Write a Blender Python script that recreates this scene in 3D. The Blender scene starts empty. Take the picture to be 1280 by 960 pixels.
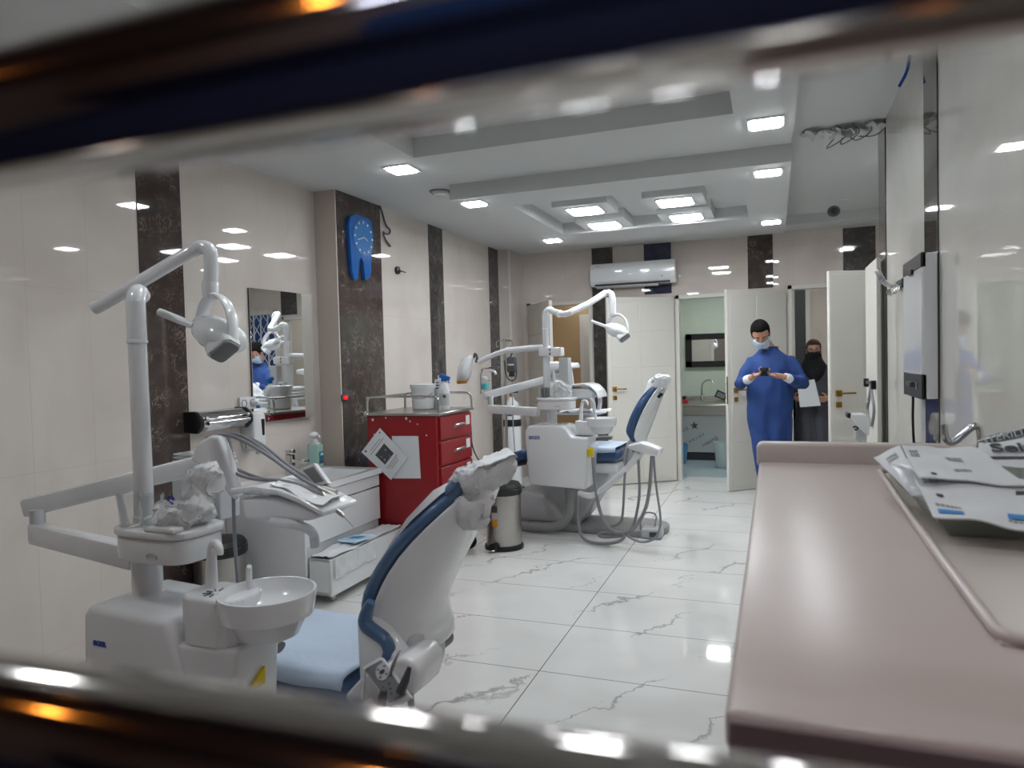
import bpy, bmesh, math, random
from mathutils import Vector, Matrix, Euler, noise
random.seed(7)
scene = bpy.context.scene
COL = scene.collection
PI = math.pi
def V(*a): return Vector(a)
# ------------------------------------------------------------------ camera
H = 1.48
F_PX, YAW, PITCH, ROLL = 888.6, 0.35408, 0.03278, -0.02614
def basis():
    cy, sy = math.cos(YAW), math.sin(YAW)
    r = V(cy, sy, 0); fw = V(-sy, cy, 0); u = V(0, 0, 1)
    cp, sp = math.cos(PITCH), math.sin(PITCH)
    fw, u = fw*cp-u*sp, u*cp+fw*sp
    cr, sr = math.cos(ROLL), math.sin(ROLL)
    r, u = r*cr+u*sr, u*cr-r*sr
    return r, u, fw
CR, CU, CF = basis()
CO = V(0, 0, H)
def ray(x, y): return CF + CR*((x-640)/F_PX) - CU*((y-480)/F_PX)
def Pz(x, y, z=0):
    d = ray(x, y); return CO + d*((z-H)/d.z)
def Px(x, y, X):
    d = ray(x, y); return CO + d*(X/d.x)
def Py(x, y, Y):
    d = ray(x, y); return CO + d*(Y/d.y)
def Pd(x, y, D): return CO + ray(x, y)*D
cam = bpy.data.cameras.new('camera'); co = bpy.data.objects.new('camera', cam); COL.objects.link(co)
m = Matrix((CR, CU, -CF)).transposed().to_4x4(); m.translation = CO
co.matrix_world = m
cam.sensor_width = 36; cam.lens = F_PX/1280*36; cam.clip_start = 0.02; cam.clip_end = 60
cam.dof.use_dof = True; cam.dof.focus_distance = 4.2; cam.dof.aperture_fstop = 4.2
scene.camera = co
scene.view_settings.view_transform = 'Standard'; scene.view_settings.look = 'None'
scene.view_settings.gamma = 1; scene.view_settings.use_curve_mapping = False
scene.view_settings.exposure = 0.55
# ------------------------------------------------------------------ materials
def lin(h):
    if isinstance(h, str):
        h = h.lstrip('#'); h = [int(h[i:i+2], 16)/255 for i in (0, 2, 4)]
    return tuple(c/12.92 if c <= .04045 else ((c+.055)/1.055)**2.4 for c in h) + (1,)
def newmat(name):
    mt = bpy.data.materials.new(name); mt.use_nodes = True
    nt = mt.node_tree; b = nt.nodes['Principled BSDF']
    return mt, nt, b
def pmat(name, col, rough=.4, metal=0, spec=.5, var=.06, scale=6, coat=0, bump=0, bscale=60, trans=0, alpha=1, ior=1.45, emit=None, es=0, aniso=0):
    mt, nt, b = newmat(name); N = nt.nodes; L = nt.links
    c = lin(col)
    tc = N.new('ShaderNodeTexCoord')
    nz = N.new('ShaderNodeTexNoise'); nz.inputs['Scale'].default_value = scale; nz.inputs['Detail'].default_value = 3
    L.new(tc.outputs['Object'], nz.inputs['Vector'])
    mx = N.new('ShaderNodeMix'); mx.data_type = 'RGBA'
    mx.inputs['A'].default_value = tuple(max(0, x*(1-var)) for x in c[:3])+(1,)
    mx.inputs['B'].default_value = tuple(min(1, x*(1+var)) for x in c[:3])+(1,)
    L.new(nz.outputs['Fac'], mx.inputs['Factor']); L.new(mx.outputs['Result'], b.inputs['Base Color'])
    b.inputs['Roughness'].default_value = rough; b.inputs['Metallic'].default_value = metal
    b.inputs['Specular IOR Level'].default_value = spec; b.inputs['IOR'].default_value = ior
    b.inputs['Coat Weight'].default_value = coat; b.inputs['Coat Roughness'].default_value = .05
    b.inputs['Transmission Weight'].default_value = trans; b.inputs['Alpha'].default_value = alpha
    b.inputs['Anisotropic'].default_value = aniso
    if bump:
        n2 = N.new('ShaderNodeTexNoise'); n2.inputs['Scale'].default_value = bscale; n2.inputs['Detail'].default_value = 4
        L.new(tc.outputs['Object'], n2.inputs['Vector'])
        bp = N.new('ShaderNodeBump'); bp.inputs['Strength'].default_value = bump; bp.inputs['Distance'].default_value = .01
        L.new(n2.outputs['Fac'], bp.inputs['Height']); L.new(bp.outputs['Normal'], b.inputs['Normal'])
    if emit:
        b.inputs['Emission Color'].default_value = lin(emit); b.inputs['Emission Strength'].default_value = es
    return mt
def math_node(nt, op, a, b=None, c=None):
    n = nt.nodes.new('ShaderNodeMath'); n.operation = op
    for i, x in enumerate((a, b, c)):
        if x is None: continue
        if isinstance(x, (int, float)): n.inputs[i].default_value = x
        else: nt.links.new(x, n.inputs[i])
    return n.outputs[0]
def joints(nt, sock, period, offset, width):
    """1 on a joint line, 0 elsewhere, for a world coordinate."""
    f = math_node(nt, 'FRACT', math_node(nt, 'DIVIDE', math_node(nt, 'SUBTRACT', sock, offset-width/2), period))
    return math_node(nt, 'LESS_THAN', f, width/period)
def tile_mat(name, c1, c2, rough, per, offs, gcol, width=.003, axes=(0, 2), spec=.5, vein=None):
    mt, nt, b = newmat(name); N = nt.nodes; L = nt.links
    g = N.new('ShaderNodeNewGeometry'); sep = N.new('ShaderNodeSeparateXYZ'); L.new(g.outputs['Position'], sep.inputs[0])
    nz = N.new('ShaderNodeTexNoise'); nz.inputs['Scale'].default_value = 1.6; nz.inputs['Detail'].default_value = 6; nz.inputs['Distortion'].default_value = .8
    L.new(g.outputs['Position'], nz.inputs['Vector'])
    mx = N.new('ShaderNodeMix'); mx.data_type = 'RGBA'
    mx.inputs['A'].default_value = lin(c1); mx.inputs['B'].default_value = lin(c2)
    rm = N.new('ShaderNodeMapRange'); rm.inputs['From Min'].default_value = .35; rm.inputs['From Max'].default_value = .65
    L.new(nz.outputs['Fac'], rm.inputs['Value']); L.new(rm.outputs['Result'], mx.inputs['Factor'])
    col = mx.outputs['Result']
    if vein: col = vein(nt, g, sep, col)
    j = None
    for ax, p_, o_ in zip(axes, per, offs):
        k = joints(nt, sep.outputs[ax], p_, o_, width)
        j = k if j is None else math_node(nt, 'MAXIMUM', j, k)
    m2 = N.new('ShaderNodeMix'); m2.data_type = 'RGBA'
    L.new(j, m2.inputs['Factor']); L.new(col, m2.inputs['A']); m2.inputs['B'].default_value = lin(gcol)
    L.new(m2.outputs['Result'], b.inputs['Base Color'])
    b.inputs['Roughness'].default_value = rough; b.inputs['Specular IOR Level'].default_value = spec
    # each tile a little out of true, as the broken reflections show
    fl = []
    for ax, p_, o_ in zip(axes, per, offs):
        fl.append(math_node(nt, 'FLOOR', math_node(nt, 'DIVIDE', math_node(nt, 'SUBTRACT', sep.outputs[ax], o_), p_)))
    cv = N.new('ShaderNodeCombineXYZ'); L.new(fl[0], cv.inputs[0]); L.new(fl[1], cv.inputs[1])
    wn = N.new('ShaderNodeTexWhiteNoise'); wn.noise_dimensions = '3D'; L.new(cv.outputs[0], wn.inputs['Vector'])
    vm = N.new('ShaderNodeVectorMath'); vm.operation = 'SUBTRACT'; L.new(wn.outputs['Color'], vm.inputs[0]); vm.inputs[1].default_value = (.5, .5, .5)
    v2 = N.new('ShaderNodeVectorMath'); v2.operation = 'SCALE'; L.new(vm.outputs[0], v2.inputs[0]); v2.inputs['Scale'].default_value = .006
    v3 = N.new('ShaderNodeVectorMath'); v3.operation = 'ADD'; L.new(v2.outputs[0], v3.inputs[0]); L.new(g.outputs['Normal'], v3.inputs[1])
    v4 = N.new('ShaderNodeVectorMath'); v4.operation = 'NORMALIZE'; L.new(v3.outputs[0], v4.inputs[0])
    L.new(v4.outputs[0], b.inputs['Normal'])
    return mt
def dark_marble(name, base, vein_c, scale=15):
    mt, nt, b = newmat(name); N = nt.nodes; L = nt.links
    g = N.new('ShaderNodeNewGeometry')
    n0 = N.new('ShaderNodeTexNoise'); n0.inputs['Scale'].default_value = 4; n0.inputs['Detail'].default_value = 8
    L.new(g.outputs['Position'], n0.inputs['Vector'])
    va = N.new('ShaderNodeVectorMath'); va.operation = 'MULTIPLY_ADD'
    L.new(n0.outputs['Color'], va.inputs[0]); va.inputs[1].default_value = (.75, .75, .75); L.new(g.outputs['Position'], va.inputs[2])
    vo = N.new('ShaderNodeTexVoronoi'); vo.feature = 'DISTANCE_TO_EDGE'; vo.inputs['Scale'].default_value = scale
    L.new(va.outputs[0], vo.inputs['Vector'])
    n1 = N.new('ShaderNodeTexNoise'); n1.inputs['Scale'].default_value = 7; L.new(g.outputs['Position'], n1.inputs['Vector'])
    w = math_node(nt, 'MULTIPLY', math_node(nt, 'MAXIMUM', math_node(nt, 'SUBTRACT', n1.outputs['Fac'], .44), 0), .16)
    ln = math_node(nt, 'LESS_THAN', vo.outputs['Distance'], w)
    n2 = N.new('ShaderNodeTexNoise'); n2.inputs['Scale'].default_value = 14; n2.inputs['Detail'].default_value = 6; L.new(g.outputs['Position'], n2.inputs['Vector'])
    mx = N.new('ShaderNodeMix'); mx.data_type = 'RGBA'; c = lin(base)
    mx.inputs['A'].default_value = tuple(x*.75 for x in c[:3])+(1,); mx.inputs['B'].default_value = tuple(x*2.0 for x in c[:3])+(1,)
    L.new(n2.outputs['Fac'], mx.inputs['Factor'])
    m2 = N.new('ShaderNodeMix'); m2.data_type = 'RGBA'; L.new(math_node(nt, 'MULTIPLY', ln, .5), m2.inputs['Factor'])
    L.new(mx.outputs['Result'], m2.inputs['A']); m2.inputs['B'].default_value = lin(vein_c)
    L.new(m2.outputs['Result'], b.inputs['Base Color']); b.inputs['Roughness'].default_value = .03
    return mt
def floor_vein(nt, g, sep, col):
    N = nt.nodes; L = nt.links
    n0 = N.new('ShaderNodeTexNoise'); n0.inputs['Scale'].default_value = 3.2; n0.inputs['Detail'].default_value = 9; n0.inputs['Roughness'].default_value = .62
    L.new(g.outputs['Position'], n0.inputs['Vector'])
    # streaks along the (1, 1.3) diagonal, broken into separate runs
    d = math_node(nt, 'ADD', math_node(nt, 'MULTIPLY', sep.outputs[0], 1.25), math_node(nt, 'MULTIPLY', sep.outputs[1], -.78))
    d = math_node(nt, 'ADD', d, math_node(nt, 'MULTIPLY', n0.outputs['Fac'], .75))
    f = math_node(nt, 'ABSOLUTE', math_node(nt, 'SUBTRACT', math_node(nt, 'FRACT', math_node(nt, 'DIVIDE', d, .62)), .5))
    n1 = N.new('ShaderNodeTexNoise'); n1.inputs['Scale'].default_value = 1.3; n1.inputs['Detail'].default_value = 4
    L.new(g.outputs['Position'], n1.inputs['Vector'])
    w = math_node(nt, 'MULTIPLY', math_node(nt, 'MAXIMUM', math_node(nt, 'SUBTRACT', n1.outputs['Fac'], .47), 0), .36)
    ss = math_node(nt, 'MAXIMUM', math_node(nt, 'SUBTRACT', 1.0, math_node(nt, 'DIVIDE', f, math_node(nt, 'ADD', w, .0005))), 0)
    soft = math_node(nt, 'MULTIPLY', math_node(nt, 'MULTIPLY', ss, n0.outputs['Fac']), 1.25)
    m2 = N.new('ShaderNodeMix'); m2.data_type = 'RGBA'; L.new(soft, m2.inputs['Factor'])
    L.new(col, m2.inputs['A']); m2.inputs['B'].default_value = lin('#6d6a68')
    return m2.outputs['Result']
M = {}
M['wall'] = tile_mat('beige_tile', '#cbc2bb', '#d6cec7', .025, (.33, .9), (4.70, .1), '#c4b8ae', .0025, (1, 2))
M['wall_x'] = tile_mat('beige_tile_back', '#cdc2ba', '#d8cec6', .025, (.33, .9), (-2.1, .1), '#c4b8ae', .0025, (0, 2))
M['wall_r'] = tile_mat('grey_white_tile', '#cbc9c2', '#d4d2cb', .025, (.30, .9), (3.42, .1), '#d8d6d0', .0025, (1, 2))
M['floor'] = tile_mat('white_marble_floor', '#d6d6d3', '#e0e0de', .04, (1.2, .6), (-1.07, .166), '#6f706e', .005, (0, 1), .5, floor_vein)
M['marble'] = dark_marble('brown_marble', '#3d3431', '#a8988c')
M['marble_g'] = dark_marble('grey_marble', '#3f3c3a', '#8f8a85', 12)
M['marble_b'] = dark_marble('blue_black_marble', '#2b2c40', '#56566a', 12)
M['ceil'] = pmat('ceiling_paint', '#cccece', .75, var=.02, scale=2)
M['white'] = pmat('white_plastic', '#dcdddf', .25, coat=.3, var=.02)
M['white_m'] = pmat('white_enamel', '#dddfe1', .2, coat=.5, var=.02)
M['grey_m'] = pmat('light_grey_enamel', '#b9bbbd', .35, var=.03)
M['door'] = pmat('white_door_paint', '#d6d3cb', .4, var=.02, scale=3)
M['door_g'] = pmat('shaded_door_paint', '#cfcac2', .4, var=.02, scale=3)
M['blue_v'] = pmat('blue_vinyl', '#33507a', .22, coat=.4, var=.08)
M['steelblue_v'] = pmat('steel_blue_vinyl', '#466384', .28, coat=.3, var=.08)
M['paper'] = pmat('white_paper', '#d6d8da', .7, var=.03, bump=.15, bscale=25)
M['sheet'] = pmat('pale_blue_sheet', '#b9c8da', .7, var=.05, bump=.35, bscale=18)
M['film'] = pmat('clear_plastic_film', '#e4e6e8', .12, alpha=.42, var=.03, bump=.4, bscale=30)
M['film_w'] = pmat('milky_plastic_film', '#e4e6e7', .15, alpha=.62, var=.03, bump=.5, bscale=25)
M['glass'] = pmat('clear_glass', '#f4f6f6', .02, trans=1, ior=1.45, var=0)
M['chrome'] = pmat('chrome', '#c9c9c9', .12, metal=1, var=.03)
M['bar'] = pmat('polished_steel_bar', '#c2beba', .075, metal=1, var=.04, scale=20)
M['steel'] = pmat('brushed_steel', '#b3b0ab', .3, metal=1, var=.08, scale=30)
M['brass'] = pmat('brass', '#b08a4e', .25, metal=1)
M['black'] = pmat('black_plastic', '#17181a', .35, var=.1)
M['dgrey'] = pmat('dark_grey_plastic', '#45474a', .4)
M['grey'] = pmat('grey_rubber', '#77797a', .5)
M['hose'] = pmat('grey_hose', '#85868a', .45)
M['base'] = pmat('grey_base_paint', '#8d8d8e', .4)
M['red'] = pmat('red_enamel', '#8e1a20', .3, var=.12, scale=3)
M['tan'] = pmat('tan_laminate', '#bfb2ac', .30, var=.04, scale=2, spec=.4)
M['tan_d'] = pmat('brown_edge_band', '#7d6c6e', .4)
M['blue'] = pmat('bright_blue_acrylic', '#0f62b4', .12, coat=.6, var=.03)
M['blue_l'] = pmat('paler_blue_acrylic', '#3b7cc0', .15, coat=.6, var=.03)
M['mirror'] = pmat('mirror_silver', '#eef0f0', .01, metal=1, var=0)
M['frost'] = pmat('frosted_mirror_band', '#aaa59e', .35, metal=.3)
M['teal'] = pmat('teal_liquid', '#a6c9c2', .15, var=.04)
M['aqua'] = pmat('aqua_liquid', '#58b4bd', .2, var=.04)
M['tealblue'] = pmat('teal_blue_label', '#1c7a94', .4)
M['yellow'] = pmat('yellow_plastic', '#d9c21c', .35)
M['orange'] = pmat('orange_tip', '#c98a2c', .3)
M['darkred'] = pmat('dark_red_plastic', '#a5202c', .4)
M['mask'] = pmat('pale_blue_mask', '#b4cfe4', .8, bump=.15, bscale=40)
M['maskb'] = pmat('black_mask', '#15161c', .9)
M['ink'] = pmat('dark_grey_ink', '#4a4a4c', .6)
M['inkl'] = pmat('pale_grey_ink', '#8e8e8e', .6)
M['inkb'] = pmat('blue_ink', '#1c4a9c', .5)
M['inklb'] = pmat('light_blue_ink', '#3f86c8', .5)
M['purple'] = pmat('violet_ink', '#3a2fa0', .5)
M['skin'] = pmat('skin', '#b88a74', .5, var=.08, scale=15)
M['hair'] = pmat('black_hair', '#100d0c', .8, spec=.15, var=.3, scale=60, bump=.6, bscale=150)
M['gown'] = pmat('royal_blue_gown', '#25437f', .75, var=.1, bump=.4, bscale=14)
M['cuff'] = pmat('white_knit_cuff', '#d5dae0', .8)
M['coat'] = pmat('charcoal_coat', '#4d4f57', .8, var=.1, bump=.3, bscale=12)
M['scarf'] = pmat('black_scarf', '#14151a', .85)
M['brownscarf'] = pmat('brown_underscarf', '#4a2c22', .8)
M['shoe'] = pmat('dark_shoe', '#1d1d20', .5)
M['cream'] = pmat('ochre_wall_paint', '#b89c75', .6)
M['greenwall'] = pmat('pale_green_tile', '#b9c2b4', .12)
M['kfloor'] = pmat('bluelit_floor', '#a9b8bf', .08)  # bluish washroom light put into the floor colour
M['pbox'] = pmat('cardboard', '#a98662', .8)
M['bucketb'] = pmat('blue_bucket_plastic', '#5f97c4', .35)
M['bucketw'] = pmat('grey_bucket_plastic', '#b6c2c4', .35)
M['corr'] = pmat('dim_corridor_wall', '#8a7f78', .8)
M['navy'] = pmat('navy_bar_reflection', '#2c3a5e', .8)
M['led'] = pmat('led_diffuser', '#ffffff', .5, emit='#f6fbff', es=44)
M['led_s'] = pmat('led_diffuser_small', '#ffffff', .5, emit='#f6fbff', es=44)
M['warm'] = pmat('warm_lamp', '#ffd9a0', .5, emit='#ff9a3c', es=42)
M['redglow'] = pmat('red_reflection_glow', '#ff2020', .5, emit='#ff1010', es=.45)
M['skyglass'] = pmat('dusk_window_glow', '#20304f', .1, emit='#2a4a86', es=.14)
# ------------------------------------------------------------------ mesh builder
class MB:
    def __init__(s): s.bm = bmesh.new()
    def _merge(s, b2, mat=None):
        if mat is not None: bmesh.ops.transform(b2, matrix=mat, verts=b2.verts)
        me = bpy.data.meshes.new('tmp'); b2.to_mesh(me); b2.free(); s.bm.from_mesh(me); bpy.data.meshes.remove(me)
        return s
    def box(s, c, size, bev=0, seg=2, rot=None):
        b = bmesh.new(); bmesh.ops.create_cube(b, size=1)
        bmesh.ops.scale(b, vec=Vector(size), verts=b.verts)
        if bev: bmesh.ops.bevel(b, geom=b.edges[:], offset=bev, segments=seg, affect='EDGES', profile=.5)
        mt = Matrix.Translation(Vector(c)) @ (rot.to_4x4() if rot is not None else Matrix.Identity(4))
        return s._merge(b, mt)
    def box2(s, a, b_, bev=0, seg=2):
        a = Vector(a); b_ = Vector(b_)
        return s.box((a+b_)/2, [abs(x) for x in (b_-a)], bev, seg)
    def tube(s, pts, r, n=12, smooth=0, flat=None):
        pts = [Vector(p) for p in pts]
        rs = list(r) if isinstance(r, (list, tuple)) else [r]*len(pts)
        for _ in range(smooth):
            q = [pts[0]]; qr = [rs[0]]
            for i in range(len(pts)-1):
                q += [pts[i]*.75+pts[i+1]*.25, pts[i]*.25+pts[i+1]*.75]; qr += [rs[i]*.75+rs[i+1]*.25, rs[i]*.25+rs[i+1]*.75]
            q.append(pts[-1]); qr.append(rs[-1]); pts, rs = q, qr
        rings = []; up = None
        for i, p in enumerate(pts):
            t = (pts[min(i+1, len(pts)-1)]-pts[max(i-1, 0)])
            if t.length < 1e-9: t = V(0, 0, 1)
            t.normalize()
            if up is None:
                up = V(0, 0, 1) if abs(t.z) < .9 else V(0, 1, 0)
            a = t.cross(up)
            if a.length < 1e-6: a = t.orthogonal()
            a.normalize(); b = a.cross(t).normalized(); up = b
            ka, kb = flat or (1, 1)
            rings.append([p+(a*math.cos(2*PI*k/n)*ka+b*math.sin(2*PI*k/n)*kb)*rs[i] for k in range(n)])
        return s.loft(rings)
    def loft(s, rings, cap=True, closed=True):
        vs = [[s.bm.verts.new(p) for p in rg] for rg in rings]; n = len(rings[0])
        for i in range(len(vs)-1):
            for k in range(n if closed else n-1):
                s.bm.faces.new((vs[i][k], vs[i][(k+1) % n], vs[i+1][(k+1) % n], vs[i+1][k]))
        if cap and closed:
            s.bm.faces.new(vs[0][::-1]); s.bm.faces.new(vs[-1])
        return s
    def lathe(s, prof, c=(0, 0, 0), n=32, rot=None, cap=True):
        c = Vector(c); R = rot if rot is not None else Matrix.Identity(3)
        rings = [[c + R @ V(max(r, 1e-4)*math.cos(2*PI*k/n), max(r, 1e-4)*math.sin(2*PI*k/n), z) for k in range(n)] for r, z in prof]
        return s.loft(rings, cap)
    def ell(s, c, r, rot=None, sub=20, noise_amp=0):
        b = bmesh.new(); bmesh.ops.create_uvsphere(b, u_segments=sub, v_segments=max(8, sub*2//3), radius=1)
        if noise_amp:
            for v in b.verts: v.co *= 1+noise_amp*noise.noise(v.co*3.1+Vector(c))
        bmesh.ops.scale(b, vec=Vector(r) if not isinstance(r, (int, float)) else V(r, r, r), verts=b.verts)
        mt = Matrix.Translation(Vector(c)) @ (rot.to_4x4() if rot is not None else Matrix.Identity(4))
        return s._merge(b, mt)
    def prism(s, poly, fn, a, b, bev=0, seg=2):
        """poly: 2-D outline, fn(u, v, w) -> point, extruded in w from a to b"""
        t = bmesh.new()
        r0 = [t.verts.new(fn(u, v, a)) for u, v in poly]; r1 = [t.verts.new(fn(u, v, b)) for u, v in poly]
        n = len(poly)
        t.faces.new(r0); t.faces.new(r1[::-1])
        for k in range(n): t.faces.new((r0[k], r1[k], r1[(k+1) % n], r0[(k+1) % n]))
        bmesh.ops.recalc_face_normals(t, faces=t.faces)
        if bev: bmesh.ops.bevel(t, geom=t.edges[:], offset=bev, segments=seg, affect='EDGES', profile=.5)
        return s._merge(t)
    def quad(s, a, b, c, d, nu=1, nv=1, fn=None, thick=0, normal=None):
        """sheet a-b-c-d, subdivided, with an optional displacement and a real thickness"""
        a, b, c, d = map(Vector, (a, b, c, d))
        def grid(off):
            g = []
            for j in range(nv+1):
                row = []
                for i in range(nu+1):
                    u, v = i/nu, j/nv
                    p = a*(1-u)*(1-v)+b*u*(1-v)+c*u*v+d*(1-u)*v
                    if fn: p = p+fn(u, v)
                    row.append(s.bm.verts.new(p+off))
                g.append(row)
            return g
        nrm = Vector(normal) if normal is not None else (b-a).cross(d-a).normalized()
        g0 = grid(nrm*0)
        for j in range(nv):
            for i in range(nu): s.bm.faces.new((g0[j][i], g0[j][i+1], g0[j+1][i+1], g0[j+1][i]))
        if thick:
            g1 = grid(-nrm*thick)
            for j in range(nv):
                for i in range(nu): s.bm.faces.new((g1[j][i], g1[j+1][i], g1[j+1][i+1], g1[j][i+1]))
            edge = lambda g: [g[0][i] for i in range(nu+1)]+[g[j][nu] for j in range(1, nv+1)]+[g[nv][i] for i in range(nu-1, -1, -1)]+[g[j][0] for j in range(nv-1, 0, -1)]
            e0, e1 = edge(g0), edge(g1); n = len(e0)
            for k in range(n): s.bm.faces.new((e0[k], e1[k], e1[(k+1) % n], e0[(k+1) % n]))
        return s
    def bounds(s):
        xs = [v.co for v in s.bm.verts]
        return V(*(min(c[i] for c in xs) for i in range(3))), V(*(max(c[i] for c in xs) for i in range(3)))
    def build(s, name, mat, parent=None, ang=40, remesh=0, smooth_it=0, sub=0):
        bmesh.ops.recalc_face_normals(s.bm, faces=s.bm.faces)
        if parent is None:
            lo, hi = s.bounds(); org = V((lo.x+hi.x)/2, (lo.y+hi.y)/2, lo.z)
        else:
            org = world_loc(parent)
        bmesh.ops.translate(s.bm, vec=-org, verts=s.bm.verts)
        me = bpy.data.meshes.new(name); s.bm.to_mesh(me); s.bm.free()
        o = bpy.data.objects.new(name, me); COL.objects.link(o)
        mt = M[mat] if isinstance(mat, str) else mat
        if remesh:
            md = o.modifiers.new('r', 'REMESH'); md.mode = 'VOXEL'; md.voxel_size = remesh
            if smooth_it:
                m2 = o.modifiers.new('s', 'SMOOTH'); m2.iterations = smooth_it; m2.factor = .5
        if sub:
            md = o.modifiers.new('u', 'SUBSURF'); md.levels = sub; md.render_levels = sub
        if remesh or sub:
            dg = bpy.context.evaluated_depsgraph_get(); ev = o.evaluated_get(dg)
            nm = bpy.data.meshes.new_from_object(ev); o.modifiers.clear(); o.data = nm; bpy.data.meshes.remove(me); me = nm; me.name = name
        me.materials.clear(); me.materials.append(mt)
        for pl in me.polygons: pl.use_smooth = True; pl.material_index = 0
        if not (remesh or sub): me.set_sharp_from_angle(angle=math.radians(ang))
        if parent is None: o.location = org
        else: o.parent = parent
        return o
def world_loc(o):
    p = V(0, 0, 0)
    while o is not None: p = p+o.location; o = o.parent
    return p
def tag(o, label, cat, group=None):
    o['label'] = label; o['category'] = cat
    if group: o['group'] = group
    return o
def thing(name, loc, label, cat, group=None):
    o = bpy.data.objects.new(name, None); o.empty_display_size = .1; COL.objects.link(o); o.location = Vector(loc)
    return tag(o, label, cat, group)
def struct(o): o['kind'] = 'structure'; return o
def stuff(o): o['kind'] = 'stuff'; return o
def dup(root, delta, label=None, group=None):
    r = root.copy(); COL.objects.link(r); r.location = root.location+Vector(delta)
    if label: r['label'] = label
    if group: r['group'] = group
    for ch in list(root.children):
        c = ch.copy(); COL.objects.link(c); c.parent = r
        for g in list(ch.children):
            d = g.copy(); COL.objects.link(d); d.parent = c
    return r
def text_obj(name, body, o, u, v, size, mat, parent, thick=.0006, bold=0, shear=0, align='LEFT'):
    """lettering lying on a surface: o = baseline start, u = reading direction, v = up"""
    u = Vector(u).normalized(); v = Vector(v).normalized(); w = u.cross(v)
    cu = bpy.data.curves.new(name, 'FONT'); cu.body = body; cu.size = size; cu.extrude = thick; cu.offset = bold; cu.shear = shear; cu.align_x = align
    to = bpy.data.objects.new(name, cu); COL.objects.link(to)
    dg = bpy.context.evaluated_depsgraph_get()
    me = bpy.data.meshes.new_from_object(to.evaluated_get(dg)); bpy.data.objects.remove(to); bpy.data.curves.remove(cu)
    mt = Matrix((u, v, w)).transposed().to_4x4(); mt.translation = Vector(o)-world_loc(parent)
    me.transform(mt); me.materials.clear(); me.materials.append(M[mat]); me.name = name
    ob = bpy.data.objects.new(name, me); COL.objects.link(ob); ob.parent = parent
    return ob
def rrect(w, h, r, n=5, cx=0, cy=0):
    out = []
    for sx, sy, a0 in ((1, 1, 0), (-1, 1, 90), (-1, -1, 180), (1, -1, 270)):
        for k in range(n+1):
            a = math.radians(a0+90*k/n); out.append((cx+sx*(w/2-r)+r*math.cos(a), cy+sy*(h/2-r)+r*math.sin(a)))
    return out
def XY(u, v, w): return V(u, v, w)
def YZ(u, v, w): return V(w, u, v)     # outline in Y-Z, extruded along X
def XZ(u, v, w): return V(u, w, v)     # outline in X-Z, extruded along Y
def crumple(mb, amp, f, floor=None):
    for v in mb.bm.verts:
        c = v.co*f; d = Vector((0, 0, 0))
        for o_, a in ((1, 1), (2.3, .55), (5.1, .28)):
            k = c*o_; d += Vector((abs(noise.noise(k))-.25, abs(noise.noise(k+V(5, 1, 2)))-.25, abs(noise.noise(k+V(1, 8, 4)))-.25))*a
        v.co = v.co+d*amp*1.6
        if floor is not None: v.co.z = max(v.co.z, floor)
def crinkle(amp, f, seed):
    def fn(u, v):
        return V(0, 0, amp*noise.noise(V(u*f, v*f, seed)))+V(amp*.4*noise.noise(V(u*f, v*f, seed+5)), amp*.4*noise.noise(V(u*f, v*f, seed+9)), 0)
    return fn
# ------------------------------------------------------------------ room shell
XL, XREC, YPIL, YB, CE, DROP, XR, YRE, CER = -3.15, -3.34, 4.70, 8.60, 2.83, 2.715, .68, 5.40, 2.95
XS = 2.3            # far right side of the alcove behind the right wall
XPIL, YPIL2 = -3.0, 8.12
def S(mb, name, mat, **k): return struct(mb.build(name, mat, **k))
S(MB().box2((-3.6, .3, -.12), (2.6, 12.4, 0)), 'floor', 'floor')
w = MB(); w.box2((-3.6, .35, 0), (XREC, YPIL, 3.1)); w.box2((-3.6, YPIL, 0), (XL, YPIL2, 3.1)); w.box2((-3.6, YPIL2, 0), (XPIL, YB+.12, 3.1))
S(w, 'wall_left', 'wall')
# back wall with three openings
D1, D2, D3 = (-2.94, -2.10, 2.2), (-1.09, -.27, 2.2), (.15, 1.02, 2.24)
w = MB(); xs = [XPIL-.3]
for a, b, t in (D1, D2, D3):
    w.box2((xs[-1], YB, 0), (a, YB+.12, 3.1)); w.box2((a, YB, t), (b, YB+.12, 3.1)); xs.append(b)
WX = (1.10, 2.16, 1.40, 2.36)        # grille window opening on the alcove's back wall
w.box2((D3[1], YB, 0), (WX[0], YB+.12, 3.1)); w.box2((WX[0], YB, 0), (WX[1], YB+.12, WX[2])); w.box2((WX[0], YB, WX[3]), (WX[1], YB+.12, 3.1)); w.box2((WX[1], YB, 0), (XS+.3, YB+.12, 3.1))
S(w, 'wall_back', 'wall_x')
w = MB(); w.box2((XR, .35, 0), (XR+.16, YRE, 3.1)); S(w, 'wall_right', 'wall_r')
w = MB(); w.box2((XR+.16, YRE-.16, 0), (XS, YRE, 3.1)); w.box2((XS, YRE-.16, 0), (XS+.2, YB+.12, 3.1)); S(w, 'wall_alcove', 'wall_r')
# front wall with the barred opening the camera looks through
w = MB(); a, b, z0, z1 = -1.1, .5, .95, 2.2
w.box2((-3.6, .25, 0), (a, .35, 3.1)); w.box2((b, .25, 0), (2.6, .35, 3.1)); w.box2((a, .25, 0), (b, .35, z0)); w.box2((a, .25, z1), (b, .35, 3.1))
S(w, 'wall_front', 'corr')
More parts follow.
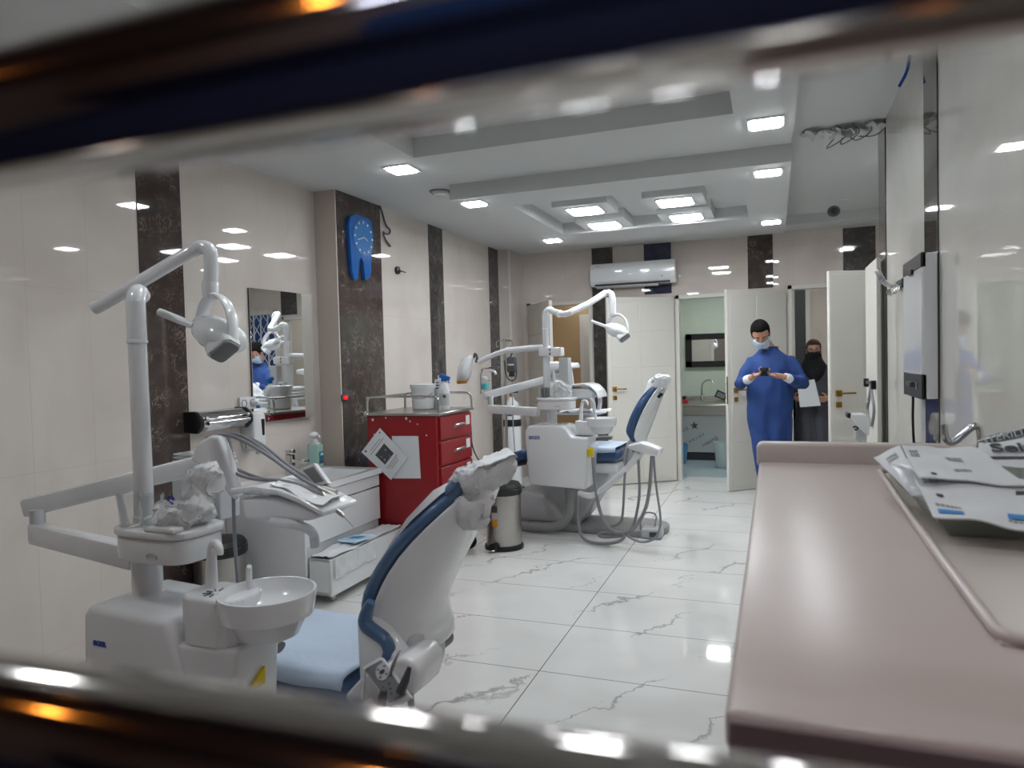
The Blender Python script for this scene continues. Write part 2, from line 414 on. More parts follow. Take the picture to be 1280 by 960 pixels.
# ceiling: upper plane, dropped frames, raised right bay
w = MB(); w.box2((-3.6, .3, CE), (.12, YB+.12, 3.2)); w.box2((.12, .3, CER), (2.6, 8.2, 3.2)); w.box2((.12, 8.2, CE+.02), (2.6, YB+.12, 3.2))
S(w, 'ceiling', 'ceil')
def ring(x0, x1, y0, y1, xi0, xi1, yi0, yi1, n):
    w = MB(); w.box2((x0, y0, DROP), (x1, yi0, CE)); w.box2((x0, yi1, DROP), (x1, y1, CE)); w.box2((x0, yi0, DROP), (xi0, yi1, CE)); w.box2((xi1, yi0, DROP), (x1, yi1, CE))
    S(w, 'trim_%d' % n, 'ceil')
ring(-2.42, .12, .7, 4.30, -2.02, -.18, 1.2, 3.86, 1)
ring(-2.30, .12, 4.97, 7.45, -1.95, -.20, 5.38, 6.85, 2)
# marble strips (slabs a few millimetres proud)
def strip_x(px0, px1, yy, X, n, mat='marble', ztop=None):
    y0 = Px(px0, yy[0], X).y; y1 = Px(px1, yy[1], X).y
    S(MB().box2((X-.01, y0, 0), (X+.006, y1, ztop or CE)), 'trim_%d' % n, mat); return y0, y1
strip_x(168, 222, (196, 190), XREC, 3)
S(MB().box2((XL-.01, YPIL+.015, 0), (XL+.006, 5.36, CE)), 'trim_4', 'marble')
strip_x(534.5, 552, (281, 288), XL, 5, 'marble_g'); strip_x(610, 622.5, (309, 312), XL, 6, 'marble_g')
k = 7
for (x0, x1, z0, z1, mt) in ((-2.09, -1.83, 0, CE, 'marble_g'), (-1.45, -1.13, 2.23, CE, 'marble_b'), (-.27, .0, 2.23, CE, 'marble'), (.72, 1.04, 2.27, CE, 'marble_g')):
    S(MB().box2((x0, YB-.006, z0), (x1, YB+.01, z1)), 'trim_%d' % k, mt); k += 1
S(MB().box2((XR-.006, 3.57, 0), (XR+.01, 3.86, CER)), 'trim_%d' % k, 'marble_g'); k += 1
S(MB().box2((XR-.006, YRE-.30, 0), (XR+.01, YRE+.004, CER)), 'trim_%d' % k, 'marble_g'); k += 1
S(MB().box2((XPIL-.012, YPIL2-.012, 0), (XPIL+.01, YPIL2+.01, CE)), 'trim_%d' % k, 'door'); k += 1
# door casings
def casing(d, n, wid=.07):
    a, b, t = d; w = MB()
    w.box2((a-.0, YB-.02, 0), (a+wid*.6, YB+.14, t)); w.box2((b-wid*.6, YB-.02, 0), (b, YB+.14, t)); w.box2((a, YB-.02, t-wid*.6), (b, YB+.14, t))
    S(w, 'trim_%d' % n, 'door')
for d in (D1, D2, D3): casing(d, k); k += 1
# door leaves
def leaf(n, hinge, free, h, handle_z, mat='door', lever=1, side=1, both=False, groove='h', hx=None):
    hg = V(hinge[0], hinge[1], 0); fr = V(free[0], free[1], 0); L = (fr-hg).length; u = (fr-hg)/L; nrm = V(-u.y, u.x, 0)*side
    if nrm.dot(CO-hg) < 0: nrm = -nrm
    R = Matrix((u, nrm, V(0, 0, 1))).transposed()
    def P(s, z, o): return hg+u*s+nrm*o+V(0, 0, z)
    mb = MB(); mb.box(P(L/2, h/2+.005, -.02), (L, .04, h-.01), .003, 1, R)
    if groove == 'h':
        zs = [.05, .52, .95, 1.36, 1.78, h-.05]
        for i in range(5):
            zc = (zs[i]+zs[i+1])/2
            mb.box(P(L*.30, zc, 0), (L*.42, .006, zs[i+1]-zs[i]-.012), .003, 1, R)
            mb.box(P(L*.74, zc, 0), (L*.40, .006, zs[i+1]-zs[i]-.012 if i % 2 else zs[i+1]-zs[i]+.0), .003, 1, R)
    else:
        mb.box(P(L*.31, h*.33, 0), (L*.56, .006, h*.62), .003, 1, R); mb.box(P(L*.31, h*.81, 0), (L*.56, .006, h*.32), .003, 1, R)
        mb.box(P(L*.81, h/2, 0), (L*.36, .006, h-.06), .003, 1, R)
    o = struct(mb.build('door_%d' % n, mat))
    if handle_z:
        s0 = L-.075 if hx is None else hx
        hb = MB(); hb.box(P(s0, handle_z, .008), (.055, .016, .055), .004, 2, R)
        hb.tube([P(s0, handle_z, .01), P(s0, handle_z, .05)], .009); hb.tube([P(s0, handle_z, .05), P(s0-.02, handle_z, .055), P(s0-.13, handle_z, .05)], .008)
        hb.build('door_handle', 'brass', o)
        kb = MB(); kb.box(P(s0, handle_z-.10, .008), (.05, .016, .05), .004, 2, R); kb.tube([P(s0, handle_z-.10, .01), P(s0, handle_z-.10, .022)], .012)
        kb.build('keyhole_plate', 'brass', o)
    return o
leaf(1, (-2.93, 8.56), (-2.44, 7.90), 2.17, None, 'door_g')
leaf(2, (-1.10, 8.55), (-1.80, 8.07), 2.18, 1.12)
o3 = leaf(3, (.13, 8.52), (-.472, 7.96), 2.18, 1.10, hx=.72)
hg = MB(); hg.box(V(-.478, 7.955, 1.10), (.012, .012, .30), .002, 1); hg.build('strike_plate', 'brass', o3)
leaf(4, (1.22, 7.14), (.455, 6.80), 2.19, 1.12, groove='v')
# edge-on door panel at the end of the right wall
pb = MB(); pb.box2((.632, 5.22, 0), (.66, 5.80, 2.09), .003, 1); struct(pb.build('door_5', 'door'))
# ---- rooms behind the doorways
w = MB(); w.box2((-3.4, 9.75, 0), (-1.55, 9.85, 2.7)); w.box2((-3.4, 8.72, 0), (-3.3, 9.75, 2.7)); w.box2((-1.62, 8.72, 0), (-1.55, 9.75, 2.7)); S(w, 'wall_storeroom', 'cream')
S(MB().box2((-3.4, 8.72, 2.6), (-1.5, 9.85, 2.7)), 'ceiling_storeroom', 'ceil')
leaf(6, (-1.63, 9.72), (-2.56, 9.72), 2.1, None)
w = MB(); w.box2((-1.55, 11.2, 0), (.1, 11.3, 2.7)); w.box2((-1.55, 8.72, 0), (-1.50, 11.2, 2.7)); w.box2((.04, 8.72, 0), (.1, 11.2, 2.7)); S(w, 'wall_washroom', 'greenwall')
S(MB().box2((-1.55, 8.72, 2.6), (.1, 11.3, 2.7)), 'ceiling_washroom', 'ceil')
S(MB().box2((-1.5, 8.9, 0), (.04, 11.2, .004)), 'floor_washroom', 'kfloor')
w = MB(); w.box2((.1, 11.4, 0), (2.6, 11.5, 2.9)); w.box2((1.2, 8.72, 0), (1.26, 11.4, 2.9)); S(w, 'wall_hallway', 'wall_x')
S(MB().box2((.1, 8.72, 2.75), (2.6, 11.5, 2.85)), 'ceiling_hallway', 'ceil')
# hallway door with tall dark pane behind the woman
wd = MB(); y_ = 11.38; x0, x1 = Py(990, 450, y_).x, Py(1013, 450, y_).x
wd.box2((x0, y_-.05, 0), (x0+.045, y_, 2.5)); wd.box2((x1-.06, y_-.05, 0), (x1, y_, 2.5)); wd.box2((x0, y_-.05, 2.41), (x1, y_, 2.5)); wd.box2((x0, y_-.05, 0), (x1, y_, .9))
od = struct(wd.build('door_7', 'door')); pn = MB(); pn.box2((x0+.045, y_-.03, .9), (x1-.06, y_-.02, 2.41)); pn.build('door_pane', 'dgrey', od)
# alcove grille window (seen in the mirror)
wf = MB(); a, b, c, d = WX
for q in (((a, YB-.02, c), (a+.06, YB+.1, d)), ((b-.06, YB-.02, c), (b, YB+.1, d)), ((a, YB-.02, d-.06), (b, YB+.1, d)), ((a, YB-.02, c), (b, YB+.1, c+.06))): wf.box2(*q)
ow = struct(wf.build('window_1', 'door'))
pn = MB(); pn.box2((a+.05, YB+.05, c+.05), (b-.05, YB+.06, d-.05)); pn.build('window_pane', 'skyglass', ow)
gr = MB(); n = 7
for i in range(n): x = a+.08+(b-a-.16)*i/(n-1); gr.box2((x-.008, YB-.012, c+.06), (x+.008, YB+.004, d-.06))
for i in range(n-1):
    xa = a+.08+(b-a-.16)*i/(n-1); xb = a+.08+(b-a-.16)*(i+1)/(n-1)
    for kk in range(4):
        z0 = c+.12+kk*.22
        gr.tube([(xa, YB-.016, z0), (xb, YB-.016, z0+.2)], .006, 6); gr.tube([(xb, YB-.022, z0), (xa, YB-.022, z0+.2)], .006, 6)
gr.build('folding_grille', 'white', ow)
# corridor behind the camera
w = MB(); w.box2((-3.6, -2.9, -.1), (2.6, -2.8, 3.1)); w.box2((-3.7, -2.9, -.1), (-3.6, .3, 3.1)); w.box2((2.6, -2.9, -.1), (2.7, .3, 3.1)); S(w, 'wall_corridor', 'corr')
S(MB().box2((-3.7, -2.9, -.1), (2.7, .3, 0)), 'floor_corridor', 'navy'); S(MB().box2((-3.7, -2.9, 3.1), (2.7, .35, 3.2)), 'ceiling_corridor', 'corr')  # unseen floor coloured navy for the blue mirrored in the bars
MBn = MB(); MBn.box2((-3.6, -2.8, 0), (2.6, -2.77, 1.25)); S(MBn, 'trim_60', 'navy')  # unseen navy panel added for the blue mirrored in the bars
wq = MB(); wq.box2((-1.7, -2.81, 1.3), (.5, -2.78, 2.5)); struct(wq.build('window_2', 'skyglass'))
lm = []
for i, (x, y, lb) in enumerate(((-1.3, -1.2, 'second'), (.35, -1.1, 'third'), (-2.7, -.9, 'leftmost'), (1.5, -1.6, 'rightmost'))):
    t = thing('corridor_lamp', (x, y, 3.0), 'small warm corridor ceiling lamp outside, %s of the four' % lb, 'lamp', 'warm corridor lamps')
    MB().box2((x-.07, y-.07, 3.07), (x+.07, y+.07, 3.1), .004, 1).build('housing', 'dgrey', t); MB().box2((x-.045, y-.045, 3.055), (x+.045, y+.045, 3.072)).build('diffuser', 'warm', t)
t = thing('added_tube_lamp', (-.6, -1.9, 3.0), 'long cool tube lamp added unseen on the corridor ceiling to light the corridor', 'lamp')  # added out of view to light the corridor walls and floor
MB().box2((-1.5, -1.96, 3.06), (.3, -1.84, 3.1), .004, 1).build('housing', 'dgrey', t); MB().box2((-1.46, -1.93, 3.045), (.26, -1.87, 3.065), .01, 2).build('tube', pmat('cool_tube', '#ffffff', .5, emit='#dfe8ff', es=32), t)
# ------------------------------------------------------------------ ceiling lights
def light(name, x, y, z, s, label, group, boxed=False):
    t = thing(name, (x, y, z), label, 'ceiling light', group)
    fr = MB(); w_ = s/2+.015
    for q in (((-w_, -w_), (w_, -s/2)), ((-w_, s/2), (w_, w_)), ((-w_, -s/2), (-s/2, s/2)), ((s/2, -s/2), (w_, s/2))):
        fr.box2((x+q[0][0], y+q[0][1], z-.008), (x+q[1][0], y+q[1][1], z+.002))
    fr.build('frame', 'white', t)
    df = MB(); df.prism(rrect(s, s, s*.12, 4, x, y), XY, z-.014, z); df.build('diffuser', 'led' if boxed else 'led_s', t)
    if boxed:
        b = MB(); b.box2((x-.23, y-.23, z+.001), (x+.23, y+.23, CE+.001)); b.build('housing', 'ceil', t)
G1, G2 = 'small square downlights in the ceiling frames', 'large square panel lights in the ceiling coffers'
P0 = lambda x, y, z=DROP: Pz(x, y, z)
for (px, py, lb) in ((502, 211, 'left near downlight, above the first tooth-side pillar'), (957, 153, 'right near downlight, nearest of the three along the right ceiling edge'),
                     (593, 254, 'left middle downlight beside the round smoke detector'), (960, 215, 'right middle downlight, second of three along the right ceiling edge'),
                     (691, 300, 'left far downlight, smallest one at the end of the left row'), (964, 277, 'right far downlight, in front of the back wall')):
    p = P0(px, py); light('downlight', p.x, p.y, DROP, .155, 'small square ' + lb, G1)
for (x, y, lb) in ((-2.2, .95, 'left'), (-.02, .95, 'right')): light('downlight', x, y, DROP, .17, 'small square downlight right above the barred window, at the %s' % lb, G1)
for (px, py, lb) in ((732, 263, 'front left'), (756, 281, 'rear left'), (844, 252, 'front right'), (858, 271, 'rear right')):
    p = P0(px, py, 2.735); light('panel_light', p.x, p.y, 2.735, .26, 'large bright square panel light, %s of four in the far ceiling coffer' % lb, G2, True)
for (x, y, lb) in ((-1.5, 2.45, 'left'), (-.7, 2.45, 'right')):  # pair added out of view to brighten the foreground
    light('panel_light', x, y, 2.735, .20, 'square panel light, %s of two added unseen in the near ceiling coffer' % lb, G2, True)
light('panel_light', -.75, 10.0, 2.59, .3, 'square panel light on the washroom ceiling', 'lights of the back rooms')
light('downlight', -2.4, 9.3, 2.59, .15, 'small downlight on the ochre storeroom ceiling', 'lights of the back rooms')
light('downlight', .75, 9.9, 2.74, .26, 'small downlight on the hallway ceiling behind the woman', 'lights of the back rooms')
for (x, y) in ((.98, 6.1),): light('downlight', x, y, CER-.02, .17, 'small unseen downlight added in the alcove to brighten the open door leaf', 'lights of the back rooms')  # added out of sight behind the right wall to brighten the door leaf
wd_ = bpy.data.worlds.new('world'); scene.world = wd_; wd_.use_nodes = True
wd_.node_tree.nodes['Background'].inputs[0].default_value = (.05, .06, .08, 1); wd_.node_tree.nodes['Background'].inputs[1].default_value = .3
# ------------------------------------------------------------------ ceiling and wall fittings
p = Pz(550, 239, CE); t = thing('smoke_detector', (p.x, p.y, CE), 'round white smoke detector on the ceiling left of the far frame', 'smoke detector')
MB().lathe([(.02, -.035), (.06, -.03), (.068, -.012), (.068, 0)], p, 28).build('cover', 'white', t); MB().lathe([(.070, -.012), (.085, -.006), (.085, 0)], p, 28).build('base_ring', 'grey', t)
p = Pz(1046, 251, CE+.02); t = thing('security_camera', p, 'small black dome security camera under the ceiling near the back right', 'camera')
c0 = p+V(-.03, -.05, -.10)
MB().tube([p+V(.10, 0, .006), p+V(0, 0, .004), p+V(-.02, -.01, -.05), c0+V(0, 0, .03)], .012, 8).build('bracket', 'white', t); MB().ell(c0, (.055, .06, .05)).build('body', 'dgrey', t); MB().lathe([(.03, 0), (.03, .02), (.02, .025)], c0+V(0, -.045, -.01), 16, Matrix.Rotation(PI/2, 3, 'X')).build('lens', 'black', t)
# loose cables hanging out of the ceiling hole at the right
p = Pz(1096, 150, CER); t = thing('ceiling_cable_bundle', p, 'torn plaster flaps and loose cables hanging from the ceiling at the right wall', 'cables')
fl = MB()
for i in range(5):
    a = p+V(-.05-.09*i, -.02+.05*(i % 2), -.012); b = V(-.10, .03, 0)
    fl.quad(a, a+V(.10, -.02, -.03-.01*(i % 3)), a+V(.07, .11, -.05), a+V(-.04, .09, 0), 4, 4, crinkle(.03, 3, i*3.3), .006)
fl.build('plaster_flap', 'ceil', t)
for i in range(4):
    MB().tube([p+V(-.10*i+.06, 0, -.0), p+V(-.06*i+.04, .02, -.06), p+V(-.10*i-.02, -.03, -.11-.02*i), p+V(-.05*i-.10, .03, -.08)], .004, 6, 2).build('cable', 'grey', t)
sk = MB(); sk.ell(p+V(-.16, 0, -.05), (.05, .025, .035), None, 14, .2); sk.build('lamp_socket', 'base', t)
a, b = Pz(1137, 68, CER+.004), Pz(1124, 108, CER-.12)
o = MB().tube([a, a*.6+b*.4+V(.01, 0, -.02), b], .008, 8, 2).build('loose_wire', 'inkb'); tag(o, 'single dark blue wire hanging from the ceiling edge above the right wall', 'wire')
# wires and hook on the left wall
q = lambda x, y, o=.012: Px(x, y, XL+o)
pp = [q(474, 255), q(478, 266), q(482, 282), q(488, 287, .03), q(487, 293, .03), q(480, 292, .03), q(479, 288, .03), q(480, 297, .02), q(488, 308)]
o = MB().tube(pp, .008, 8, 2).build('wall_cable', 'dgrey'); tag(o, 'brown cable looped on the wall beside the blue tooth clock', 'cable')
p = q(497, 338); t = thing('wall_box_hole', p, 'small black open cable outlet on the tiles right of the tooth clock', 'outlet')
MB().lathe([(.035, 0), (.035, .02), (.022, .022)], p-V(.01, 0, 0), 20, Matrix.Rotation(PI/2, 3, 'Y')).build('ring', 'black', t); MB().tube([p, p+V(.04, .01, -.01), p+V(.03, .09, -.01)], .006, 8, 2).build('wire', 'dgrey', t)
p = Px(432, 497, XL+.02); t = thing('red_reflection', p, 'glowing red spot imitating a reflection in the dark marble pillar', 'painted reflection')
MB().box(p, (.012, .05, .028), .004).build('lens', 'redglow', t); MB().box(p-V(.008, 0, 0), (.012, .09, .05), .004).build('housing', 'dgrey', t)  # red reflection in the marble, imitated by a glowing block on a dark plate
# air conditioner
a, b = -2.07, -1.06; t = thing('air_conditioner', ((a+b)/2, YB-.1, 2.33), 'long white split air conditioner on the back wall above the open door', 'air conditioner')
pf = [(YB-.005, 2.34), (YB-.17, 2.34), (YB-.215, 2.40), (YB-.215, 2.55), (YB-.19, 2.61), (YB-.005, 2.62)]
MB().prism(pf, YZ, a, b, .012, 2).build('body', 'white_m', t)
MB().prism([(YB-.09, 2.325), (YB-.20, 2.352), (YB-.207, 2.365), (YB-.09, 2.338)], YZ, a+.06, b-.06).build('louvre', 'dgrey', t)
MB().prism([(YB-.14, 2.315), (YB-.205, 2.335), (YB-.205, 2.339), (YB-.14, 2.319)], YZ, a+.07, b-.2).build('flap', 'white', t)
MB().box((a+.1, YB-.2165, 2.58), (.05, .002, .006)).build('badge', 'inkl', t); MB().box((b-.15, YB-.2165, 2.42), (.015, .002, .01)).build('indicator', 'dgrey', t)
# tooth clock
YC = XL+.006
t0 = Px(453, 308, YC+.03); t = thing('tooth_clock', t0, 'bright blue tooth-shaped wall clock on the dark marble pillar', 'clock')
out = [(437, 280), (439, 270), (446, 267), (453, 270), (460, 272), (465, 277), (467, 290), (466, 305), (465, 325), (465, 340), (462, 349), (458, 350), (456.5, 340), (455.5, 328), (452.5, 321), (450, 328), (449, 342), (447.5, 350), (444, 349), (441, 338), (440, 322), (439, 308), (438, 295)]
poly = [((lambda p: (p.y, p.z))(Px(x, y, YC+.04))) for x, y in out]
cb = MB(); cb.prism(poly, YZ, YC, YC+.035, .003, 1); cb.build('body', 'blue', t)
cc = Px(455, 297, YC+.042); cr = .0
dr_y, dr_z = .15, .145
el = [(cc.y+dr_y*math.cos(2*PI*k/40), cc.z+dr_z*math.sin(2*PI*k/40)) for k in range(40)]
ymax = max(u for u, v in poly)-.012; el = [(min(u, ymax), v) for u, v in el]
MB().prism(el, YZ, YC+.03, YC+.039).build('dial', 'blue_l', t)
mk = MB()
for k_ in range(12):
    a = 2*PI*k_/12; yy = min(cc.y+dr_y*.85*math.sin(a), ymax-.01); mk.box((YC+.040, yy, cc.z+dr_z*.85*math.cos(a)), (.004, .014, .02), rot=Matrix.Rotation(-a, 3, 'X'))
mk.build('hour_marks', 'paper', t)
for nm, an, ln in (('hour_hand', 1.9, .06), ('minute_hand', 4.4, .10)):
    MB().box((YC+.043, cc.y+math.sin(an)*ln/2, cc.z+math.cos(an)*ln/2), (.003, .008, ln), rot=Matrix.Rotation(-an, 3, 'X')).build(nm, 'grey_m', t)
# window bars right in front of the camera
for (pa, pb, lb, nm) in (((0, 156), (1280, -100), 'polished steel window bar across the top of the view', 'u'), ((0, 898), (1280, 1140), 'polished steel window bar across the bottom of the view', 'l')):
    A, B = Py(*pa, .2), Py(*pb, .2); d = (B-A); A2, B2 = A-d*1.2, B+d*.9
    o = MB().tube([A2, A, B, B2], .026, 40).build('window_bar', 'bar'); tag(o, lb, 'window bar', 'horizontal window bars')
# ------------------------------------------------------------------ dental units
class Unit:
    def __init__(s, px, py, depth, a=-.052):
        P = Pd(px, py, depth); s.o = V(P.x, P.y, 0)
        s.ex = V(math.cos(a), math.sin(a), 0); s.ey = V(-math.sin(a), math.cos(a), 0)
        s.R = Matrix((s.ex, s.ey, V(0, 0, 1))).transposed()
    def w(s, x, y, z): return s.o+s.ex*x+s.ey*y+V(0, 0, z)
    def p(s, px, py, ly):
        d = ray(px, py); t = ((s.o-CO).dot(s.ey)+ly)/d.dot(s.ey); return CO+d*t
    def l(s, P): q = P-s.o; return V(q.dot(s.ex), q.dot(s.ey), q.z)
    def lp(s, px, py, ly): return s.l(s.p(px, py, ly))
    def xz(s, pts, ly): return [(lambda q: (q.x, q.z))(s.lp(x, y, ly)) for x, y in pts]
    def fn(s): return lambda u, v, w: s.w(u, w, v)      # outline in x-z, extruded along local y
    def fxy(s): return lambda u, v, w: s.w(u, v, w)     # outline in x-y, extruded along z
def lamp_head(U, t, c, s=1.0, hd=-1):
    """operating-light head: arched yoke, shell with square lens, side grips"""
    def P(x, y, z): return U.w(c.x+x*s, c.y+y*s, c.z+z*s)
    lh = MB()
    rings = []
    for k, (x, rz, ry) in enumerate(((-.085, .018, .02), (-.06, .045, .05), (-.01, .06, .075), (.05, .058, .08), (.095, .045, .075), (.115, .03, .06))):
        cz = -.035*k*.55
        rings.append([P(x+.35*rz*math.sin(2*PI*j/20), ry*math.cos(2*PI*j/20), cz+.012+rz*math.sin(2*PI*j/20)) for j in range(20)])
    lh.loft(rings); head = lh.build('lamp_head', 'white_m', t, 55)
    ln = MB(); n = V(.62, -.35, -.70).normalized(); uu = V(.78, .2, .55).normalized(); uu = (uu-n*uu.dot(n)).normalized(); vv = n.cross(uu)
    cc = V(.082, -.035, -.090)+n*.020
    pl = rrect(.100, .070, .02, 4)
    ln.prism(pl, lambda u, v, w: P(*(cc+uu*u+vv*v+n*w)), -.03, .012, .004); ln.build('lens', 'grey', head)
    fr = MB(); fr.prism(rrect(.116, .086, .026, 4), lambda u, v, w: P(*(cc+uu*u+vv*v+n*w)), -.05, .004, .010); fr.build('lens_frame', 'white_m', head)
    yk = MB(); pts = []
    for k in range(13):
        a = PI*k/12; pts.append(P(.018+.098*math.cos(a)*1.05, -.02*math.cos(a), -.02+.130*math.sin(a)-(.07 if k == 0 else 0)))
    yk.tube(pts, .015*s, 10, 0, (.7, 1.8)); yk.build('yoke', 'white_m', t)
    for i, sg in enumerate((1, -1)):
        g = MB(); a0 = P(-.05, -.045*sg, -.005); a1 = P(-.20 if sg == 1 else -.05, -.07 if sg == 1 else .10, .055 if sg == 1 else .0); 
        g.tube([a0, a0*.6+a1*.4, a1, a1+(a1-a0).normalized()*.006*s], [.014*s, .0155*s, .0145*s, .008*s], 14); g.build('grip', 'white', t)
def hose_tool(U, t, pts, mat='hose', r=.0065, tool=None):
    h = MB().tube(pts, r, 8, 3).build('hose', mat, t)
    if tool:
        MB().tube(tool, [.008, .009, .0075, .006][:len(tool)], 10).build('handpiece', 'steel', h)
def glass_cup(name, c, r, h, label, group=None, fill=None):
    t = thing(name, c, label, 'cup', group)
    MB().lathe([(r*.72, 0), (r*.8, h*.05), (r, h), (r*.94, h), (r*.74, h*.08), (.001, h*.06)], c, 24).build('wall', 'glass', t)
    return t

def build_unit(U, p, label):
    """p holds the outline of each part, measured at its own distance"""
    t = thing('dental_unit', U.w(.1, 0, p['z_base']), label, 'dental unit', 'white dental delivery units')
    f = U.fn(); W = U.w
    # cabinet
    cabf = p['cab_ly']
    MBc = MB(); MBc.prism(U.xz(p['cab'], cabf), f, cabf, cabf+.30, .022, 3); cab = MBc.build('cabinet', 'white_m', t, 50)
    q = U.lp(*p['logo'], cabf)
    text_obj('logo', 'SIGER', W(q.x, cabf-.001, q.z), U.ex, V(0, 0, 1), p['logo_s'], 'inkb', cab, .0008, .001)
    if 'step' in p:
        sl = p['step_ly']; MB().prism(U.xz(p['step'], sl), f, sl, sl+.17, .015, 3).build('side_block', 'white_m', t, 50)
        q = U.lp(*p['yellow'], sl+.06); xr = max(x for x, z in U.xz(p['step'], sl)); y = MB(); y.prism([(sl+.03, q.z-.03), (sl+.10, q.z-.03), (sl+.10, q.z+.02)], lambda u, v, w: U.w(w, u, v), xr-.01, xr+.004, .002); y.build('filter_cap', 'yellow', t)
    # column, tray table
    zt, zb = p['tray_z'], p['col_zb']
    MB().lathe([(.048, zb-.02), (.048, zb+.004), (.046, zb+.008), (.046, zt)], W(*p['col'], 0), 32).build('column', 'white_m', t)
    cx, cy, hx, hy = p['tray']
    pl = []
    for k in range(44):
        a = 2*PI*k/44; e = .62; c_, s_ = math.cos(a), math.sin(a)
        x = cx+hx*math.copysign(abs(c_)**e, c_); y = cy+hy*math.copysign(abs(s_)**(.8 if c_ < 0 else .5), s_); pl.append((x, y))
    tr = MB(); tr.prism(pl, U.fxy(), zt, zt+.075, .008, 2); tray = tr.build('tray_housing', 'white_m', t, 50)
    rim = MB(); rim.prism([(cx+(x-cx)*1.06, cy+(y-cy)*1.06) for x, y in pl], U.fxy(), zt+.075, zt+.098, .008, 2); rim.build('tray_rim', 'white', tray)
    MB().tube([W(cx+hx*.2, cy-hy*.97, zt+.02), W(cx+hx*.2, cy-hy*1.0, zt+.03), W(cx+hx*.32, cy-hy*1.01, zt+.038), W(cx+hx*.44, cy-hy*1.0, zt+.03), W(cx+hx*.44, cy-hy*.97, zt+.02)], .004, 8, 2).build('drawer_pull', 'grey_m', tray)
    # pole and light arm
    pz = U.lp(*p['pole_top'], 0); px_, py_ = p['pole']
    el = p['elbow']
    MB().lathe([(.034, zt+.09), (.034, zt+.12), (.0295, zt+.125), (.0275, pz.z-.16)], W(px_, py_, 0), 28).build('pole', 'white_m', t)
    jc = MB(); jc.lathe([(.0275, pz.z-.17), (.031, pz.z-.168), (.031, pz.z-.16), (.029, pz.z-.158), (.029, pz.z-.035)], W(px_, py_, 0), 28)
    jc.tube([W(px_, py_, pz.z-.05), W(px_+el[0]*.1, py_+el[1]*.1, pz.z-.02), W(px_+el[0]*.5, py_+el[1]*.5, pz.z), W(px_+el[0], py_+el[1], pz.z+el[2])], .029, 20, 2); jc.build('pole_elbow', 'white_m', t)
    arm = [U.w(*U.lp(x, y, ly)) for x, y, ly in p['arm']]
    MB().tube(arm, p['arm_r'], 20).build('light_arm', 'white_m', t)
    for a in p.get('arm_joint', []):
        c = U.p(*a); MB().ell(c, .034, None, 18).build('arm_joint', 'white_m', t)
    drop = [U.p(x, y, ly) for x, y, ly in p['drop']]
    MB().tube(drop, [p['arm_r']*1.05]*len(drop), 18, 3).build('light_elbow', 'white_m', t)
    c = U.lp(*p['drop'][-1]); lamp_head(U, t, V(c.x+p['head_dx'], c.y, c.z-p['head_dz']), p['head_s'])
    MB().lathe([(.024, c.z+.03), (.027, c.z+.02), (.027, c.z-.015), (.02, c.z-.03)], W(c.x, c.y, 0), 20).build('swivel', 'white', t)
    # delivery arms: square beams
    def beam(name, pa, pb, wz, wy, capmat=None):
        A, B = U.p(*pa), U.p(*pb); d = (B-A); L = d.length; d.normalize(); side = d.cross(V(0, 0, 1)).normalized(); up = side.cross(d)
        R = Matrix((d, side, up)).transposed(); b = MB(); b.box((A+B)/2, (L, wy, wz), .012, 2, R); o = b.build(name, 'white_m', t)
        if capmat:
            pass
            for i in range(2):
                s = MB(); P_ = A+d*(.05+.025*i)-side*0; sd = side if side.dot(CO-A) > 0 else -side
                s.ell(P_+sd*(wy/2)+up*(-wz*.3), .005, None, 8); s.build('screw', 'dgrey', o)
        return A, B
    a1, b1 = beam('lower_arm', *p['low'], .078, .06)
    a2, b2 = beam('upper_arm', *p['up'], .07, .055, 'white')
    MB().lathe([(.026, a1.z-.02), (.026, a2.z)], V((a1.x*.75+a2.x*.25)+.0, a1.y*.75+a2.y*.25, 0)+U.ex*.03, 20).build('arm_pivot', 'grey_m', t)
    # cuspidor
    k = p['cusp']; cx, cy, r, zr = k['c'][0], k['c'][1], k['r'], k['z']
    bowl = MB(); bowl.lathe([(.055, zr-.13), (r*.62, zr-.12), (r*.80, zr-.07), (r*.93, zr-.065), (r, zr-.01), (r, zr), (r*.95, zr), (r*.88, zr-.03), (r*.6, zr-.06), (.02, zr-.07)], W(cx, cy, 0), 40); bo = bowl.build('bowl', 'white_m', t, 50)
    MB().lathe([(.022, zr-.068), (.02, zr-.064), (.004, zr-.064)], W(cx, cy, 0), 16).build('drain', 'grey', bo)
    bx = cx-r*1.0-k.get('bo', 0); hb = MB(); hb.prism(rrect(k['bw'], .16, .06, 6, bx, cy+.01), U.fxy(), zr-k['bh'], zr-.022, .01, 2); cb = hb.build('cuspidor_body', 'white_m', t, 50)
    sp = k['sp']; MB().tube([W(bx-.06, cy+.03, zr-.03), W(bx-.057, cy+.03, zr+sp*.5), W(bx-.04, cy+.02, zr+sp*.93), W(bx-.012, cy+.01, zr+sp), W(bx+.008, cy, zr+sp*.9), W(bx+.008, cy, zr+sp*.75)], [.019, .015, .013, .012, .011, .010], 14, 2).build('cup_filler', 'white', cb)
    MB().tube([W(bx+.065, cy+.05, zr-.03), W(bx+.065, cy+.05, zr+.035), W(bx+.072, cy+.045, zr+.045)], [.009, .009, .007], 10).build('rinse_spout', 'white', cb)
    gr = MB()
    for i in range(10):
        a = 2*PI*i/10; gr.box(W(bx+.0+.026*math.cos(a), cy-.01+.026*math.sin(a), zr-.021), (.022, .004, .003), rot=U.R @ Matrix.Rotation(a, 3, 'Z'))
    gr.build('drain_grille', 'dgrey', cb)
